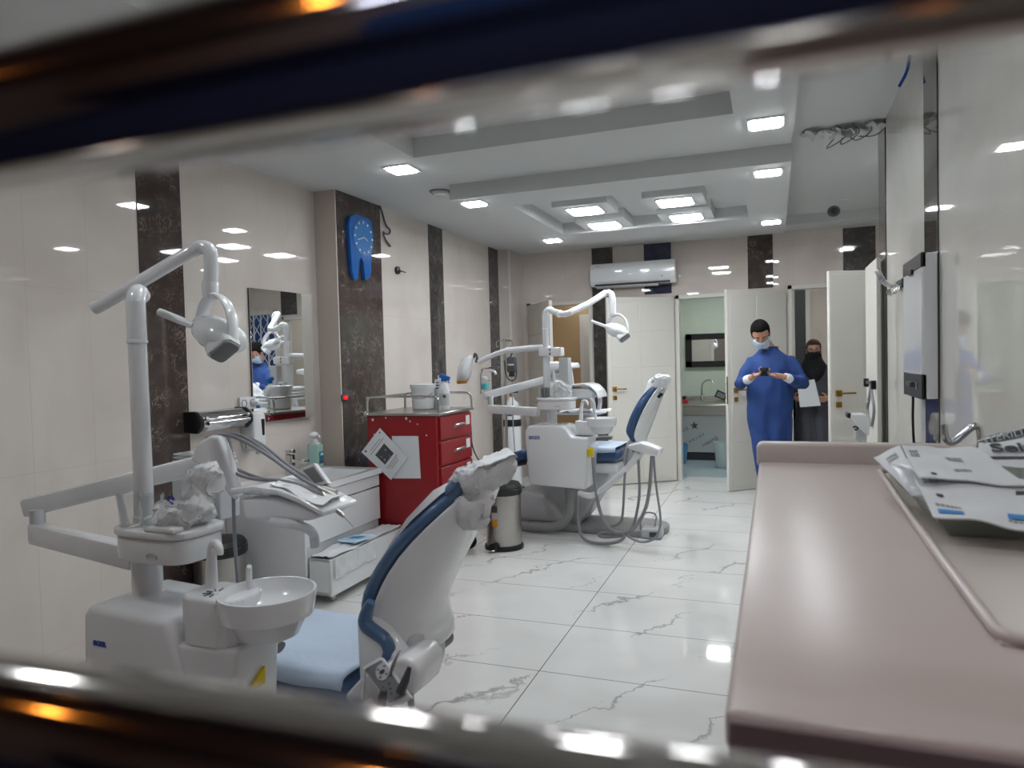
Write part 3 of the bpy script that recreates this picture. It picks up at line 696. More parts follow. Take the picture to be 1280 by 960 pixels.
    # delivery head
    h = p['head']; hl = h['ly']; hb = MB(); hb.prism(U.xz(h['body'], hl), f, hl, hl+h.get('dep', .26), .015, 3); hd = hb.build('delivery_head', 'white_m', t, 50)
    q = [U.lp(x, y, hl) for x, y in h['top']]
    tp = MB(); n = len(q); poly = [(a.x, a.z) for a in q]+[(a.x, a.z+.018) for a in reversed(q)]
    tp.prism(poly, f, hl-.015, hl+h.get('dep', .26)+.02, .006, 2); tp.build('instrument_rest', 'white', hd)
    MB().tube([W(*U.lp(*h['grip'][0], hl)), W(*U.lp(*h['grip'][1], hl))]+[W(*U.lp(*g, hl+.1)) for g in h['grip'][2:]], .016, 12, 2).build('support_arm', 'white', hd)
    # hanger with slots
    g = h['hang']; gl = h['hang_ly']; gb = MB(); gb.prism(U.xz(g, gl), f, gl, gl+h.get('plate', h['hang_w']), .014, 3); hg = gb.build('instrument_hanger', 'white', t, 50)
    for i in range(5):
        y = gl+.03+h['hang_w']*.85*i/5
        pts = [W(*U.lp(x, yy, y)) for x, yy in h['slot']]; MB().tube(pts, .008, 8, 2).build('hanger_rib', 'white_m', hg)
    for i, (pts, tool) in enumerate(h['hoses']):
        hose_tool(U, t, [U.p(*a) for a in pts], 'hose' if h.get('hm') is None else h['hm'], h.get('hr', .0065), [U.p(*a) for a in tool] if tool else None)
    if 'panel' in h:
        a, b, c_, d_ = [U.p(*z) for z in h['panel']]
        m_ = (a+b+c_+d_)/4; nn = (b-a).cross(d_-a).normalized()
        if nn.dot(CO-m_) < 0: nn = -nn
        pb = MB(); pb.quad(a, b, c_, d_, thick=.02, normal=nn); po = pb.build('keypad', 'white', t); e = MB()
        e.quad(*[m_+(z-m_)*.72+nn*.003 for z in (a, b, c_, d_)], thick=.002, normal=nn); e.build('keypad_face', 'grey', po)
    return t
# ---- near unit (front left)
N = Unit(172, 600, 2.25)
zN = 0.36
pn = dict(z_base=zN, cab_ly=-.15, cab=[(102, 768), (108, 757), (206, 779), (224, 832), (242, 900), (104, 900)], logo=(117, 806), logo_s=.021,
    step_ly=-.14, step=[(219, 804), (296, 815), (294, 905), (225, 905)], yellow=(306, 846),
    tray_z=.905, col_zb=.77, col=(.0, .02), tray=(.125, .0, .155, .105), pole_top=(152, 362), pole=(-.03, .045), elbow=(-.035, .05, -.012),
    arm=[(118, 385, .06), (130, 379, .07), (238, 315, .22), (246, 310, .23)], arm_r=.0225, drop=[(240, 314, .22), (252, 307, .23), (263, 312, .235), (264, 330, .235), (263, 362, .235)], head_dx=.005, head_dz=.118, head_s=.88,
    low=[(44, 666, .14), (172, 697, .03)], up=[(32, 635, .15), (285, 572, .42)],
    cusp=dict(c=(.575, -.07), r=.132, z=.862, bw=.21, bh=.16, sp=.115, bo=.045),
    head=dict(ly=.22, dep=.15, body=[(300, 622), (340, 622), (375, 632), (402, 646), (385, 652), (304, 650)], top=[(291, 617), (320, 614), (350, 618), (380, 630), (407, 645)],
        grip=[(340, 652), (372, 656), (392, 664), (394, 684)], hang_ly=.30, hang_w=.16, plate=.045, hang=[(236, 575), (246, 553), (262, 544), (272, 546), (280, 565), (290, 600), (296, 622), (286, 622), (262, 590)],
        slot=[(266, 548), (272, 560), (280, 590), (290, 618), (298, 624)],
        hoses=[([(258, 547, .32), (285, 541, .34), (330, 565, .34), (375, 598, .33), (408, 614, .32)], [(398, 609, .32), (408, 614, .32), (420, 620, .315)]),
               ([(262, 546, .36), (290, 540, .38), (320, 553, .38), (365, 592, .36), (405, 608, .35)], [(398, 604, .35), (406, 609, .35), (421, 615, .345)]),
               ([(262, 548, .40), (298, 541, .42), (330, 556, .42), (370, 590, .40), (402, 604, .38)], [(394, 600, .38), (404, 606, .38), (414, 612, .375)]),
               ([(262, 572, .32), (285, 588, .33), (315, 600, .33), (360, 600, .31), (402, 618, .29)], [(402, 616, .29), (412, 630, .285), (428, 644, .28), (430, 646, .28)]),
               ([(270, 572, .40), (298, 588, .41), (330, 600, .41), (345, 602, .40)], None),
               ([(285, 545, .36), (291, 570, .36), (292, 640, .37), (294, 690, .40), (300, 760, .42)], None)],
        panel=[(374, 586, .36), (392, 579, .36), (410, 604, .34), (395, 608, .34)]))
near_unit = build_unit(N, pn, 'large white dental delivery unit in the front left corner with round spittoon bowl')
# probe lying across the tray edge
a, b = N.p(428, 644, .27), N.p(442, 659, .26)
MB().tube([a, b], [.002, .0008], 6).build('probe_tip', 'chrome', near_unit)
# ---- far unit
Fu = Unit(688, 500, 6.0)
pf_ = dict(z_base=.42, cab_ly=-.15, cab=[(655, 540), (660, 532), (702, 532), (708, 536), (714, 546), (736, 547), (732, 613), (661, 606)], logo=(661, 549), logo_s=.040,
    tray_z=1.065, col_zb=.935, col=(.0, .02), tray=(.06, -.02, .155, .115), pole_top=(677, 387), pole=(-.045, .045), elbow=(.07, .0, -.012),
    arm=[(684, 387, .045), (697, 391, .045), (705, 393, .045), (712, 391, .045), (735, 380, .22), (757, 366, .41)], arm_r=.027, arm_joint=[(699, 392, .045)], drop=[(754, 368, .40), (762, 365, .41), (766, 371, .41), (766, 392, .41)], head_dx=.02, head_dz=.115, head_s=.95,
    low=[(611, 511, .14), (673, 515, .03)], up=[(605, 495, .16), (700, 470, .42)],
    cusp=dict(c=(.45, -.03), r=.125, z=.995, bw=.19, bh=.14, sp=.14),
    head=dict(ly=.22, body=[(704, 486), (735, 486), (742, 490), (740, 498), (704, 499)], top=[(704, 484), (730, 482), (738, 484), (745, 491), (748, 498)],
        grip=[(738, 498), (742, 502), (743, 512), (742, 520)], hang_ly=.30, hang_w=.28, hang=[(680, 456), (684, 452), (712, 454), (714, 460), (690, 464), (684, 470)],
        slot=[(684, 455), (690, 458), (692, 470), (694, 482)],
        hm='white', hr=.013, hoses=[([(684, 455, .32), (690, 453, .32), (692, 462, .32), (695, 484, .32)], None), ([(691, 455, .36), (697, 453, .36), (700, 464, .36), (706, 486, .36)], None),
               ([(699, 455, .40), (705, 453, .40), (708, 464, .40), (712, 487, .40)], None), ([(706, 455, .44), (712, 453, .44), (714, 464, .44), (717, 488, .44)], None),
               ([(680, 455, .28), (682, 465, .28), (684, 480, .28)], None)]))
far_unit = build_unit(Fu, pf_, 'white dental delivery unit standing in the middle beyond the red drawer cart')
# extra lamp arm clamped on the far pole, bottle holder
cl = MB(); c = Fu.w(-.045, .045, 1.545); cl.box(c+Fu.ex*.05, (.20, .09, .075), .01, 2, Fu.R); cl.build('pole_clamp', 'white_m', far_unit)
for dz in (-.015, .018): MB().ell(c+Fu.ex*.05-Fu.ey*.047+V(0, 0, dz), .008, None, 8).build('screw', 'dgrey', far_unit)
MB().tube([Fu.p(686, 440, .05), Fu.p(687, 436, .05), Fu.p(680, 434, .05), Fu.p(655, 436, .06), Fu.p(633, 438, .06)], .026, 14, 1).build('side_arm', 'white_m', far_unit)
MB().tube([Fu.p(633, 438, .06), Fu.p(615, 444, .04), Fu.p(598, 453, .02)], .022, 14, 1).build('side_arm_end', 'white_m', far_unit)
lh = MB(); rg = []
for (x, y, rx, ry) in ((589, 444, .03, .03), (585, 449, .055, .06), (582, 460, .06, .09), (580, 470, .055, .09), (578, 476, .045, .07)):
    c = Fu.p(x, y, .02); rg.append([c+Fu.ex*rx*math.cos(2*PI*k/16)+Fu.ey*ry*math.sin(2*PI*k/16) for k in range(16)])
wl = lh.loft(rg).build('side_lamp', 'white_m', far_unit, 60)
rg = []
for (x, y, rx, ry) in ((578, 475.5, .047, .073), (577.5, 479.5, .04, .06)):
    c = Fu.p(x, y, .02); rg.append([c+Fu.ex*rx*math.cos(2*PI*k/16)+Fu.ey*ry*math.sin(2*PI*k/16) for k in range(16)])
MB().loft(rg).build('orange_tip', 'orange', wl)
MB().tube([Fu.p(595, 453, .02), Fu.p(597, 447, .02), Fu.p(594, 441, .02), Fu.p(592, 447, .02)], .012, 8, 2).build('swivel_joint', 'dgrey', wl)
# wire holder with teal bottle
t = thing('bottle_holder', Fu.p(604, 486, .16), 'wire holder with a teal bottle on the left end of the far unit arm', 'bottle')
MB().tube([Fu.p(601, 492, .16), Fu.p(601, 462, .16), Fu.p(606, 460, .16), Fu.p(624, 459, .16)], .008, 8, 1).build('hook_rod', 'chrome', t)
MB().tube([Fu.p(601, 474, .16), Fu.p(608, 476, .12), Fu.p(613, 476, .16), Fu.p(608, 473, .2), Fu.p(601, 474, .16)], .005, 8, 1).build('wire_ring', 'chrome', t)
c = Fu.p(606.5, 487, .16); MB().lathe([(.03, 0), (.034, .01), (.036, .055)], c, 18).build('liquid', 'aqua', t); MB().lathe([(.0365, .054), (.037, .10), (.030, .11), (.012, .12)], c, 18).build('bottle', 'film', t)
MB().tube([Fu.p(612, 464, .16), Fu.p(617, 463, .16), Fu.p(620, 468, .16)], .012, 8, 1).build('spout', 'white', t)
# ---- chairs
def build_chair(U, p, label):
    W = U.w; f = U.fn()
    y0, y1 = p['ly0'], p['ly1']; yc = (y0+y1)/2; hw = (y1-y0)/2
    t = thing('dental_chair', W(.2, yc, 0), label, 'dental chair', 'blue and white dental chairs')
    # base plate, hose duct, lift column
    b = MB(); b.prism(rrect(1.25, .50, .22, 8, .28, yc-.03), U.fxy(), 0, .055, .015, 2); b.build('base_plate', 'base', t)
    zs = p['seat_z']
    lk = MB(); lk.prism([(-.42, .04), (.15, .04), (.22, .12), (.45, zs-.2), (.50, zs-.08), (-.05, zs-.08), (-.2, zs-.25), (-.42, .25)], f, yc-.17, yc+.17, .03, 3); lk.build('lift_column', 'grey_m', t)
    lw = MB(); lw.prism([(-.45, .05), (.05, .05), (-.05, .22), (-.15, .30), (-.43, .32)], f, yc-.21, yc+.21, .04, 3); lw.build('motor_cover', 'grey_m', t)
    # seat
    s0, s1 = p['seat_x']
    def slab(name, prof, mat, wd, bev=.03, off=0, parent=t): return MB().prism(prof, f, yc-wd+off, yc+wd+off, bev, 3).build(name, mat, parent, 50)
    slab('seat_shell', [(s0, zs-.10), (s1+.02, zs-.10), (s1+.04, zs-.19), (s0+.1, zs-.23), (s0, zs-.16)], 'white_m', hw*.92)
    seat = slab('seat_cushion', [(s0, zs-.1), (s0, zs-.01), (s0+.2, zs+.005), (s1-.25, zs-.005), (s1-.05, zs+.03), (s1+.03, zs-.0), (s1+.03, zs-.09)], p['vinyl'], hw, .025)
    sh = MB(); NVs = 26
    def cov(u, v):
        ly = y0-.014+(y1-y0+.028)*v; e = min(v, 1-v); z = zs+.030-max(0, .035-e)/.035*.012+.006*noise.noise(V(u*4, v*4, 2.2))+.03*max(0, u-.86)
        if v < .02: ly = y0-.016; z = zs+.018-.022
        elif v > .98: ly = y1+.016; z = zs+.018-.05
        return W(s0+.02+(s1-s0+.0)*u, ly+.006*noise.noise(V(u*7, v*3, 6))*(1 if v < .02 else 0), z+(.014*noise.noise(V(u*3, 4, 1)) if v < .02 else 0))
    g0 = [[sh.bm.verts.new(cov(i/20, (0, .021)[j] if j < 2 else (.021+(.979-.021)*(j-1)/(NVs-2) if j < NVs-0 else 1))) for i in range(21)] for j in range(NVs+1)]
    for j in range(NVs):
        for i in range(20): sh.bm.faces.new((g0[j][i], g0[j][i+1], g0[j+1][i+1], g0[j+1][i]))
    so = sh.build('seat_cover', 'sheet', seat, 70)
    md = so.modifiers.new('s', 'SOLIDIFY'); md.thickness = .003
    # leg rest
    if 'leg' in p:
        slab('leg_rest', p['leg'], p['vinyl'], hw*.85, .02)
        slab('leg_rest_shell', [(x, z-.05) for x, z in p['leg']], 'dgrey', hw*.6, .015)
    # backrest: side profile swept over the width; front and rear curves in local x-z
    fr, rr = p['front'], p['rear']; n = len(fr)
    NU = 14
    def section(i, k):       # k 0..NU across the width; rear bulges at the middle
        v = -1+2*k/NU; wv = p['bw'][i]*v; bul = (1-abs(v)**2.6)
        return v, wv, bul
    cu = MB(); rings = []
    for i in range(n):
        a = V(fr[i][0], 0, fr[i][1]); b_ = V(rr[i][0], 0, rr[i][1]); d = (b_-a); 
        tk = min(p.get('tk', .055), d.length*.6); dn = d.normalized(); rg = []
        for k in range(NU+1): v, wv, bul = section(i, k); rg.append(W(*(a+V(0, yc+wv, 0)-dn*(.004+.012*abs(v)**3*0)+dn*.02*(1-abs(v)**4)*0+dn*(.018*(abs(v)**8)))))
        for k in range(NU, -1, -1): v, wv, bul = section(i, k); rg.append(W(*(a+V(0, yc+wv*1.0, 0)+dn*(tk-.018*(abs(v)**8)))))
        rings.append(rg)
    back = cu.loft(rings).build('backrest_cushion', p['vinyl'], t, 60, sub=1)
    sl = MB(); rings = []
    for i in range(n):
        a = V(fr[i][0], 0, fr[i][1]); b_ = V(rr[i][0], 0, rr[i][1]); d = (b_-a); dn = d.normalized(); tk = min(p.get('tk', .055), d.length*.6); rg = []
        for k in range(NU+1): v, wv, bul = section(i, k); rg.append(W(*(a+V(0, yc+wv*.95, 0)+dn*(tk-.006))))
        for k in range(NU, -1, -1): v, wv, bul = section(i, k); rg.append(W(*(a+V(0, yc+wv*.97, 0)+dn*(tk+.004+(d.length-tk)*bul))))
        rings.append(rg)
    sl.loft(rings).build('backrest_shell', 'white_m', t, 60, sub=1)
    # paper cover over the front of the backrest
    if n > 6:
        bc = MB(); rings = []
        for i in range(5, n):
            a = V(fr[i][0], 0, fr[i][1]); b_ = V(rr[i][0], 0, rr[i][1]); dn = (b_-a).normalized(); o_ = (.001, .010, .024, .022)[i-5]
            wd_ = .80 if i == 5 else .97
            rings.append([W(*(a+V(0, yc+p['bw'][i]*(-1+2*k/10)*wd_, 0)-dn*(o_+.004*noise.noise(V(i*.9, k*.8, 3))))) for k in range(11)]+[W(*(a+V(0, yc+p['bw'][i]*(-1+2*k/10)*wd_, 0)+dn*.004)) for k in range(10, -1, -1)])
        bc.loft(rings).build('backrest_cover', 'paper', back, 60)
    if 'roll' in p: MB().tube(p['roll'], [.014, .021, .023, .022, .021, .020, .016], 14, 2).build('edge_roll', p['vinyl'], t)
    if 'link' in p: MB().prism(p['link'], f, y0-.03, y0+.05, .012, 3).build('side_link', 'white_m', t, 50)
    # hinge block under the backrest
    hx, hz = fr[0]; hb = MB(); hb.prism([(hx-.08, hz-.16), (hx-.03, hz+.02), (hx+.05, hz+.05), (hx+.09, hz-.0), (hx+.085, hz-.10), (hx+.03, hz-.19), (hx-.05, hz-.22)], f, yc-hw*.62, yc+hw*.18, .035, 4); hb.build('hinge_cover', 'grey_m', t)
    for sg in (-1, 1): MB().lathe([(.03, -.03), (.03, .03), (.024, .036)], W(hx+.055, yc-hw*.22+sg*hw*.44, hz-.05), 20, U.R @ Matrix.Rotation(PI/2, 3, 'X')).build('hinge_cap', 'grey', t)
    # head rest with plastic cover
    hp = p['headrest']; hh = []
    hr = MB(); hr.prism(hp, f, yc-.14, yc+.14, .03, 3); hro = hr.build('headrest', p['vinyl'], t, 50)
    cxm = sum(x for x, z in hp)/len(hp); czm = sum(z for x, z in hp)/len(hp)
    MB().prism([(cxm+(x-cxm)*.8+.03, czm+(z-czm)*.8) for x, z in hp], f, yc-.12, yc+.12, .03, 3).build('headrest_shell', 'white_m', hro)
    b = bmesh.new(); pc = p['cover']
    cv = MB(); cv.prism(pc, f, yc-.145, yc+.145, .045, 4)
    bmesh.ops.subdivide_edges(cv.bm, edges=cv.bm.edges[:], cuts=5, use_grid_fill=True); bmesh.ops.triangulate(cv.bm, faces=[q for q in cv.bm.faces if len(q.verts) > 4])
    for v in cv.bm.verts: v.co += Vector((noise.noise(v.co*14), noise.noise(v.co*14+V(9, 1, 1)), noise.noise(v.co*14+V(2, 7, 3))))*.016
    crumple(cv, .010, 16); cv.build('headrest_cover', 'paper', hro, 60)
    if 'crumple' in p:
        c = W(*p['crumple']); e = MB(); e.ell(c, (.06, .09, .06), None, 44)
        for v in e.bm.verts: v.co += Vector((noise.noise(v.co*22), noise.noise(v.co*22+V(9, 1, 1)), noise.noise(v.co*22+V(2, 7, 3))))*.03
        crumple(e, .012, 18); e.build('cover_knot', 'paper', hro, 60)
    q = p['stem']; MB().box(W(*q), (.06, .05, .012), .003, 1, U.R @ Matrix.Rotation(-.9, 3, 'Y')).build('headrest_stem', 'chrome', t)
    MB().box(W(q[0]-.005, q[1], q[2]-.035), (.05, .04, .025), .005, 1, U.R @ Matrix.Rotation(-.7, 3, 'Y')).build('stem_clamp', 'black', t)
    # arm rest (far side of the bowl)
    a = p['arm']; MB().tube([W(*q) for q in a], [.016]+[.022]*(len(a)-2)+[.02], 14, 2, (1.3, .8)).build('arm_rest', 'grey', t)
    return t
# near chair
y0 = .22
nf = N.xz([(472, 822), (462, 800), (443, 785), (440, 757), (449, 730), (470, 690), (500, 655), (528, 625), (546, 612)], y0)
nw = [.14, .17, .225, .24, .24, .23, .20, .15, .10]
nd = [.11, .14, .16, .17, .175, .165, .14, .11, .08]
nr = [(x+d*.93, z-d*.36) for (x, z), d in zip(nf, nd)]
ch = dict(ly0=y0, ly1=y0+.50, seat_z=.465, seat_x=(-.35, .58), vinyl='steelblue_v', front=nf, rear=nr, bw=nw, tk=.06, link=N.xz([(447, 770), (478, 792), (500, 822), (497, 880), (452, 880)], .2),
    headrest=N.xz([(541, 640), (548, 612), (580, 585), (592, 590), (575, 620), (556, 640)], y0+.11),
    cover=N.xz([(552, 608), (566, 588), (590, 574), (606, 580), (603, 604), (590, 630), (570, 612)], y0+.12),
    arm=[(.20, .10, .56), (.26, .11, .60), (.36, .12, .615), (.44, .12, .61)],
    leg=[(-.62, .10), (-.56, .08), (-.36, .40), (-.36, .455), (-.42, .455)], stem=(0, 0, 0))
c = N.lp(565, 640, y0+.15); ch['stem'] = (c.x, y0+.15, c.z); c = N.lp(588, 634, y0+.2); ch['crumple'] = (c.x, y0+.2, c.z)
ch['roll'] = [N.p(x, y, .20) for x, y in ((464, 752), (457, 768), (456, 780), (467, 789), (482, 799), (488, 813), (482, 825))]
near_chair = build_chair(N, ch, 'reclined dental chair in the foreground with steel blue edging and white plastic headrest cover')
# far chair
y0 = .12
ff = Fu.xz([(784, 556), (783, 550), (780, 543), (780, 538), (784, 524), (792, 507), (801, 494), (810, 484), (818, 474)], y0)
fw_ = nw; fd = [.09, .11, .13, .15, .155, .145, .12, .09, .07]
fr_ = [(x+d*.93, z-d*.36) for (x, z), d in zip(ff, fd)]
fc = dict(ly0=y0, ly1=y0+.5, seat_z=.70, seat_x=(-.30, .50), vinyl='blue_v', front=ff, rear=fr_, bw=fw_, tk=.085,
    headrest=Fu.xz([(805, 496), (815, 470), (826, 468), (826, 484), (815, 498)], y0+.1), cover=Fu.xz([(796, 503), (813, 472), (824, 466), (831, 474), (829, 486), (818, 492)], y0+.1),
    arm=[(.25, .05, .74), (.33, .08, .80), (.42, .09, .82), (.50, .09, .82)], leg=[(-1.10, .42), (-1.08, .47), (-.36, .68), (-.31, .68), (-.31, .60)], stem=(0, 0, 0))
c = Fu.lp(826, 489, y0+.05); fc['stem'] = (c.x, y0+.05, c.z)
far_chair = build_chair(Fu, fc, 'dental chair with dark blue cushions in the middle, in front of the white door')
# ---- assistant's holders (suction tools, keypad) on swing arms
def suction(U, unit, arm, body, ly, hoses, rise=.0):
    MB().tube([U.p(*a) for a in arm], [.026]*len(arm), 14, 2).build('holder_arm', 'white', unit)
    b = MB(); b.prism(U.xz(body, ly), U.fn(), ly, ly+.16, .015, 3); h = b.build('suction_holder', 'white', unit, 50)
    for pts, r in hoses: MB().tube([U.p(*a) for a in pts], r, 8, 3).build('suction_hose', 'hose', unit)
    return h
suction(Fu, far_unit, [(724, 616, -.12), (735, 620, -.14), (745, 619, -.15), (770, 598, -.18), (792, 577, -.2), (797, 566, -.2)],
    [(783, 557), (800, 553), (825, 562), (823, 570), (800, 566), (785, 562)], -.24,
    [([(785, 560, -.2), (781, 590, -.2), (779, 640, -.2), (776, 655, -.2), (760, 658, -.2)], .010),
     ([(798, 575, -.2), (800, 620, -.2), (794, 650, -.2), (790, 661, -.24), (778, 668, -.28)], .011),
     ([(815, 570, -.2), (811, 625, -.2), (802, 648, -.22), (790, 664, -.28), (770, 668, -.26), (752, 650, -.2), (744, 610, -.16), (741, 572, -.14)], .014),
     ([(817, 570, -.2), (820, 610, -.2), (827, 650, -.25), (822, 672, -.3), (805, 679, -.3), (790, 674, -.3), (783, 668, -.3)], .009),
     ([(722, 612, -.12), (722, 655, -.15), (728, 675, -.2), (750, 680, -.26), (775, 678, -.28), (783, 668, -.28), (765, 664, -.2), (745, 668, -.2), (755, 672, -.22), (780, 669, -.25)], .013)])
bd = MB(); bd.tube([Fu.p(712, 610, .0), Fu.p(713, 640, .0), Fu.p(704, 656, -.02), Fu.p(680, 660, -.02), Fu.p(655, 658, .02), Fu.p(640, 654, .08)], .038, 16, 3); bd.build('supply_duct', 'base', far_unit)
q = Fu.p(738, 566, -.14); MB().lathe([(.02, -.03), (.028, -.02), (.028, .03), (.018, .04)], q, 14).build('filter_cap', 'yellow', far_unit)
# wire foot pedal
p = Pz(806, 672); t = thing('foot_control', p, 'small grey foot pedal with wire guard on the floor below the far chair', 'foot pedal')
MB().box(p+V(.06, .02, .045), (.17, .14, .085), .02, 3).build('housing', 'grey_m', t); MB().box(p+V(.08, -.052, .04), (.07, .006, .04), .004, 1).build('pedal_plate', 'dgrey', t)
MB().tube([p+V(-.04, .02, .03), p+V(-.03, .03, .20), p+V(.10, .04, .20), p+V(.08, .03, .08)], .008, 8, 2).build('wire_guard', 'chrome', t)
# near holder: white pod with keypad, two suction tips and a syringe
hn = N; ly = .10
h = suction(hn, near_unit, [(330, 905, -.02), (390, 925, .0), (440, 905, .05), (470, 880, .1)], [(428, 872), (452, 846), (470, 838), (500, 822), (514, 826), (522, 842), (518, 868), (490, 884), (440, 886)], ly, [([(478, 868, .08), (474, 905, .06), (470, 960, .05)], .012), ([(513, 868, .08), (516, 905, .08), (512, 960, .08)], .010)])
a, b, c_, d_ = hn.p(453, 834, .08), hn.p(476, 821, .10), hn.p(513, 871, .05), hn.p(488, 884, .03)
m_ = (a+b+c_+d_)/4; nn = (b-a).cross(d_-a).normalized()
if nn.dot(CO-m_) < 0: nn = -nn
ux = (b-a).normalized(); vx = nn.cross(ux)
kp = MB(); kp.quad(a, b, c_, d_, 1, 1, None, .02, nn); ko = kp.build('keypad', 'white', near_unit)
if vx.dot(d_-a) > 0: vx = -vx
e = MB(); e.quad(*[m_+(z-m_)*.86+nn*.003 for z in (a, b, c_, d_)], thick=.002, normal=nn); e.build('keypad_face', 'grey', ko)
cc = m_+vx*.028; kf = lambda u, v, w: cc+ux*u+vx*v+nn*w
el = [(.021*math.cos(2*PI*k/28), .024*math.sin(2*PI*k/28)) for k in range(28)]
MB().prism(el, kf, .003, .005).build('keypad_ring', 'grey_m', ko)
MB().prism(rrect(.016, .010, .004), kf, .005, .007).build('keypad_display', 'dgrey', ko)
bt = MB()
for k in range(4): a_ = PI/4+PI/2*k; bt.prism(rrect(.006, .004, .0015, 2, .0145*math.cos(a_), .0165*math.sin(a_)), kf, .005, .0065)
for i in range(3):
    for j in range(2): bt.prism(rrect(.005, .004, .0015, 2, -.010+.020*j, -.040-.014*i), kf, .003, .005)
bt.build('keypad_buttons', 'dgrey', ko)
MB().tube([hn.p(512, 834, .06), hn.p(507, 850, .05), hn.p(500, 866, .04)], [.006, .012, .014], 14).build('suction_tip', 'dgrey', near_unit)
MB().tube([hn.p(480, 862, .02), hn.p(478, 872, .02), hn.p(476, 886, .02)], [.009, .013, .013], 14).build('suction_tip', 'dgrey', near_unit)
MB().tube([hn.p(500, 812, .10), hn.p(492, 830, .08), hn.p(488, 842, .07)], [.003, .006, .006], 10).build('syringe', 'chrome', near_unit)
MB().tube([hn.p(457, 838, .04), hn.p(455, 855, .04), hn.p(453, 872, .04)], [.003, .004, .005], 8).build('syringe', 'chrome', near_unit)
# ------------------------------------------------------------------ wash basin corner
XF, VY0, VY1, VZ = -2.73, 3.64, 4.53, .72
t = thing('wash_basin_cabinet', ((XREC+XF)/2, (VY0+VY1)/2, 0), 'white glossy wash basin cabinet against the left wall below the mirror', 'basin cabinet')
b = MB(); b.box2((XREC+.005, VY0, .06), (XF-.02, VY1, VZ-.17), .004, 1); b.build('body', 'white_m', t)
MB().box2((XF-.018, VY0+.004, .35), (XF, VY1-.004, VZ-.135), .004, 1).build('door', 'white_m', t)
dr = MB().box2((XF-.018, VY0+.004, VZ-.128), (XF, VY1-.004, VZ-.045), .004, 1).build('drawer', 'white_m', t)
MB().box2((XF, VY0+.30, VZ-.15), (XF+.012, VY0+.34, VZ-.132), .003, 1).build('drawer_pull', 'chrome', dr)
MB().box2((XREC+.005, VY0-.012, .0), (XF+.002, VY0+.006, VZ-.045), .003, 1).build('side_panel', 'white_m', t)
for y in (VY0+.02, VY1-.05): MB().box2((XF-.05, y, 0), (XF-.02, y+.03, .06), .004, 1).build('foot', 'chrome', t)
# ceramic top with a sloping rectangular bowl
nx, ny = 20, 28; top = MB()
def ztop(x, y):
    u = (x-(XREC+.16))/(XF-.04-(XREC+.16)); v = (y-(VY0+.08))/(VY1-.08-(VY0+.08))
    if 0 < u < 1 and 0 < v < 1:
        e = min(u, 1-u)*.5, min(v, 1-v)*.8; m = min(min(e)/.09, 1); m = m*m*(3-2*m); return VZ-.105*m
    return VZ
g0 = [[top.bm.verts.new((x, y, ztop(x, y))) for x in [XREC+.005+(XF+.012-XREC-.005)*i/nx for i in range(nx+1)]] for y in [VY0-.012+(VY1+.012-VY0+.012)*j/ny for j in range(ny+1)]]
g1 = [[top.bm.verts.new((v.co.x, v.co.y, min(VZ-.04, v.co.z-.02))) for v in r] for r in g0]
for j in range(ny):
    for i in range(nx): top.bm.faces.new((g0[j][i], g0[j][i+1], g0[j+1][i+1], g0[j+1][i])); top.bm.faces.new((g1[j][i], g1[j+1][i], g1[j+1][i+1], g1[j][i+1]))
ed = lambda g: g[0][:]+[g[j][-1] for j in range(1, ny+1)]+g[-1][-2::-1]+[g[j][0] for j in range(ny-1, 0, -1)]
e0, e1 = ed(g0), ed(g1)
for q in range(len(e0)): top.bm.faces.new((e0[q], e1[q], e1[(q+1) % len(e0)], e0[(q+1) % len(e0)]))
top.build('basin_top', 'white_m', t, 50)
MB().lathe([(.025, VZ-.103), (.022, VZ-.100), (.005, VZ-.100)], V(-2.98, 4.1, 0), 20).build('drain', 'chrome', t)
f0 = V(-3.215, 4.14, VZ); t = thing('basin_faucet', f0, 'square chrome mixer faucet on the wash basin', 'faucet')
MB().box(f0+V(0, 0, .07), (.05, .05, .14), .004, 2).build('body', 'chrome', t); MB().box(f0+V(.075, 0, .095), (.15, .042, .022), .004, 2).build('spout', 'chrome', t)
MB().box(f0+V(.005, 0, .158), (.055, .05, .03), .005, 2, Matrix.Rotation(-.12, 3, 'Y')).build('lever', 'chrome', t)
# soap bottle on the basin edge
p = V(-3.235, 4.465, VZ); t = thing('soap_bottle', p, 'pump bottle of pale teal soap with white pump on the wash basin edge', 'bottle')
MB().prism(rrect(.105, .075, .02, 4, p.x, p.y), XY, VZ, VZ+.17, .006, 2).build('bottle', 'teal', t)
pb = MB(); pb.prism(rrect(.07, .055, .02, 4, p.x, p.y), XY, VZ+.17, VZ+.185, .004, 2); pb.lathe([(.025, .18), (.025, .205), (.012, .21), (.012, .225)], p, 16)
pb.ell(p+V(-.005, -.01, .245), (.032, .045, .024), None, 16); pb.tube([p+V(0, 0, .245), p+V(.04, -.01, .245), p+V(.055, -.015, .225)], .009, 8, 1); pb.build('pump', 'white', t)
lb = MB().box(p+V(.0535, 0, .075), (.002, .055, .09)).build('label', 'tealblue', t); MB().box(p+V(.055, .004, .10), (.0015, .035, .02)).build('label_stripe', 'paper', lb); MB().box(p+V(.055, .0, .045), (.0015, .03, .012)).build('label_mark', 'darkred', lb)
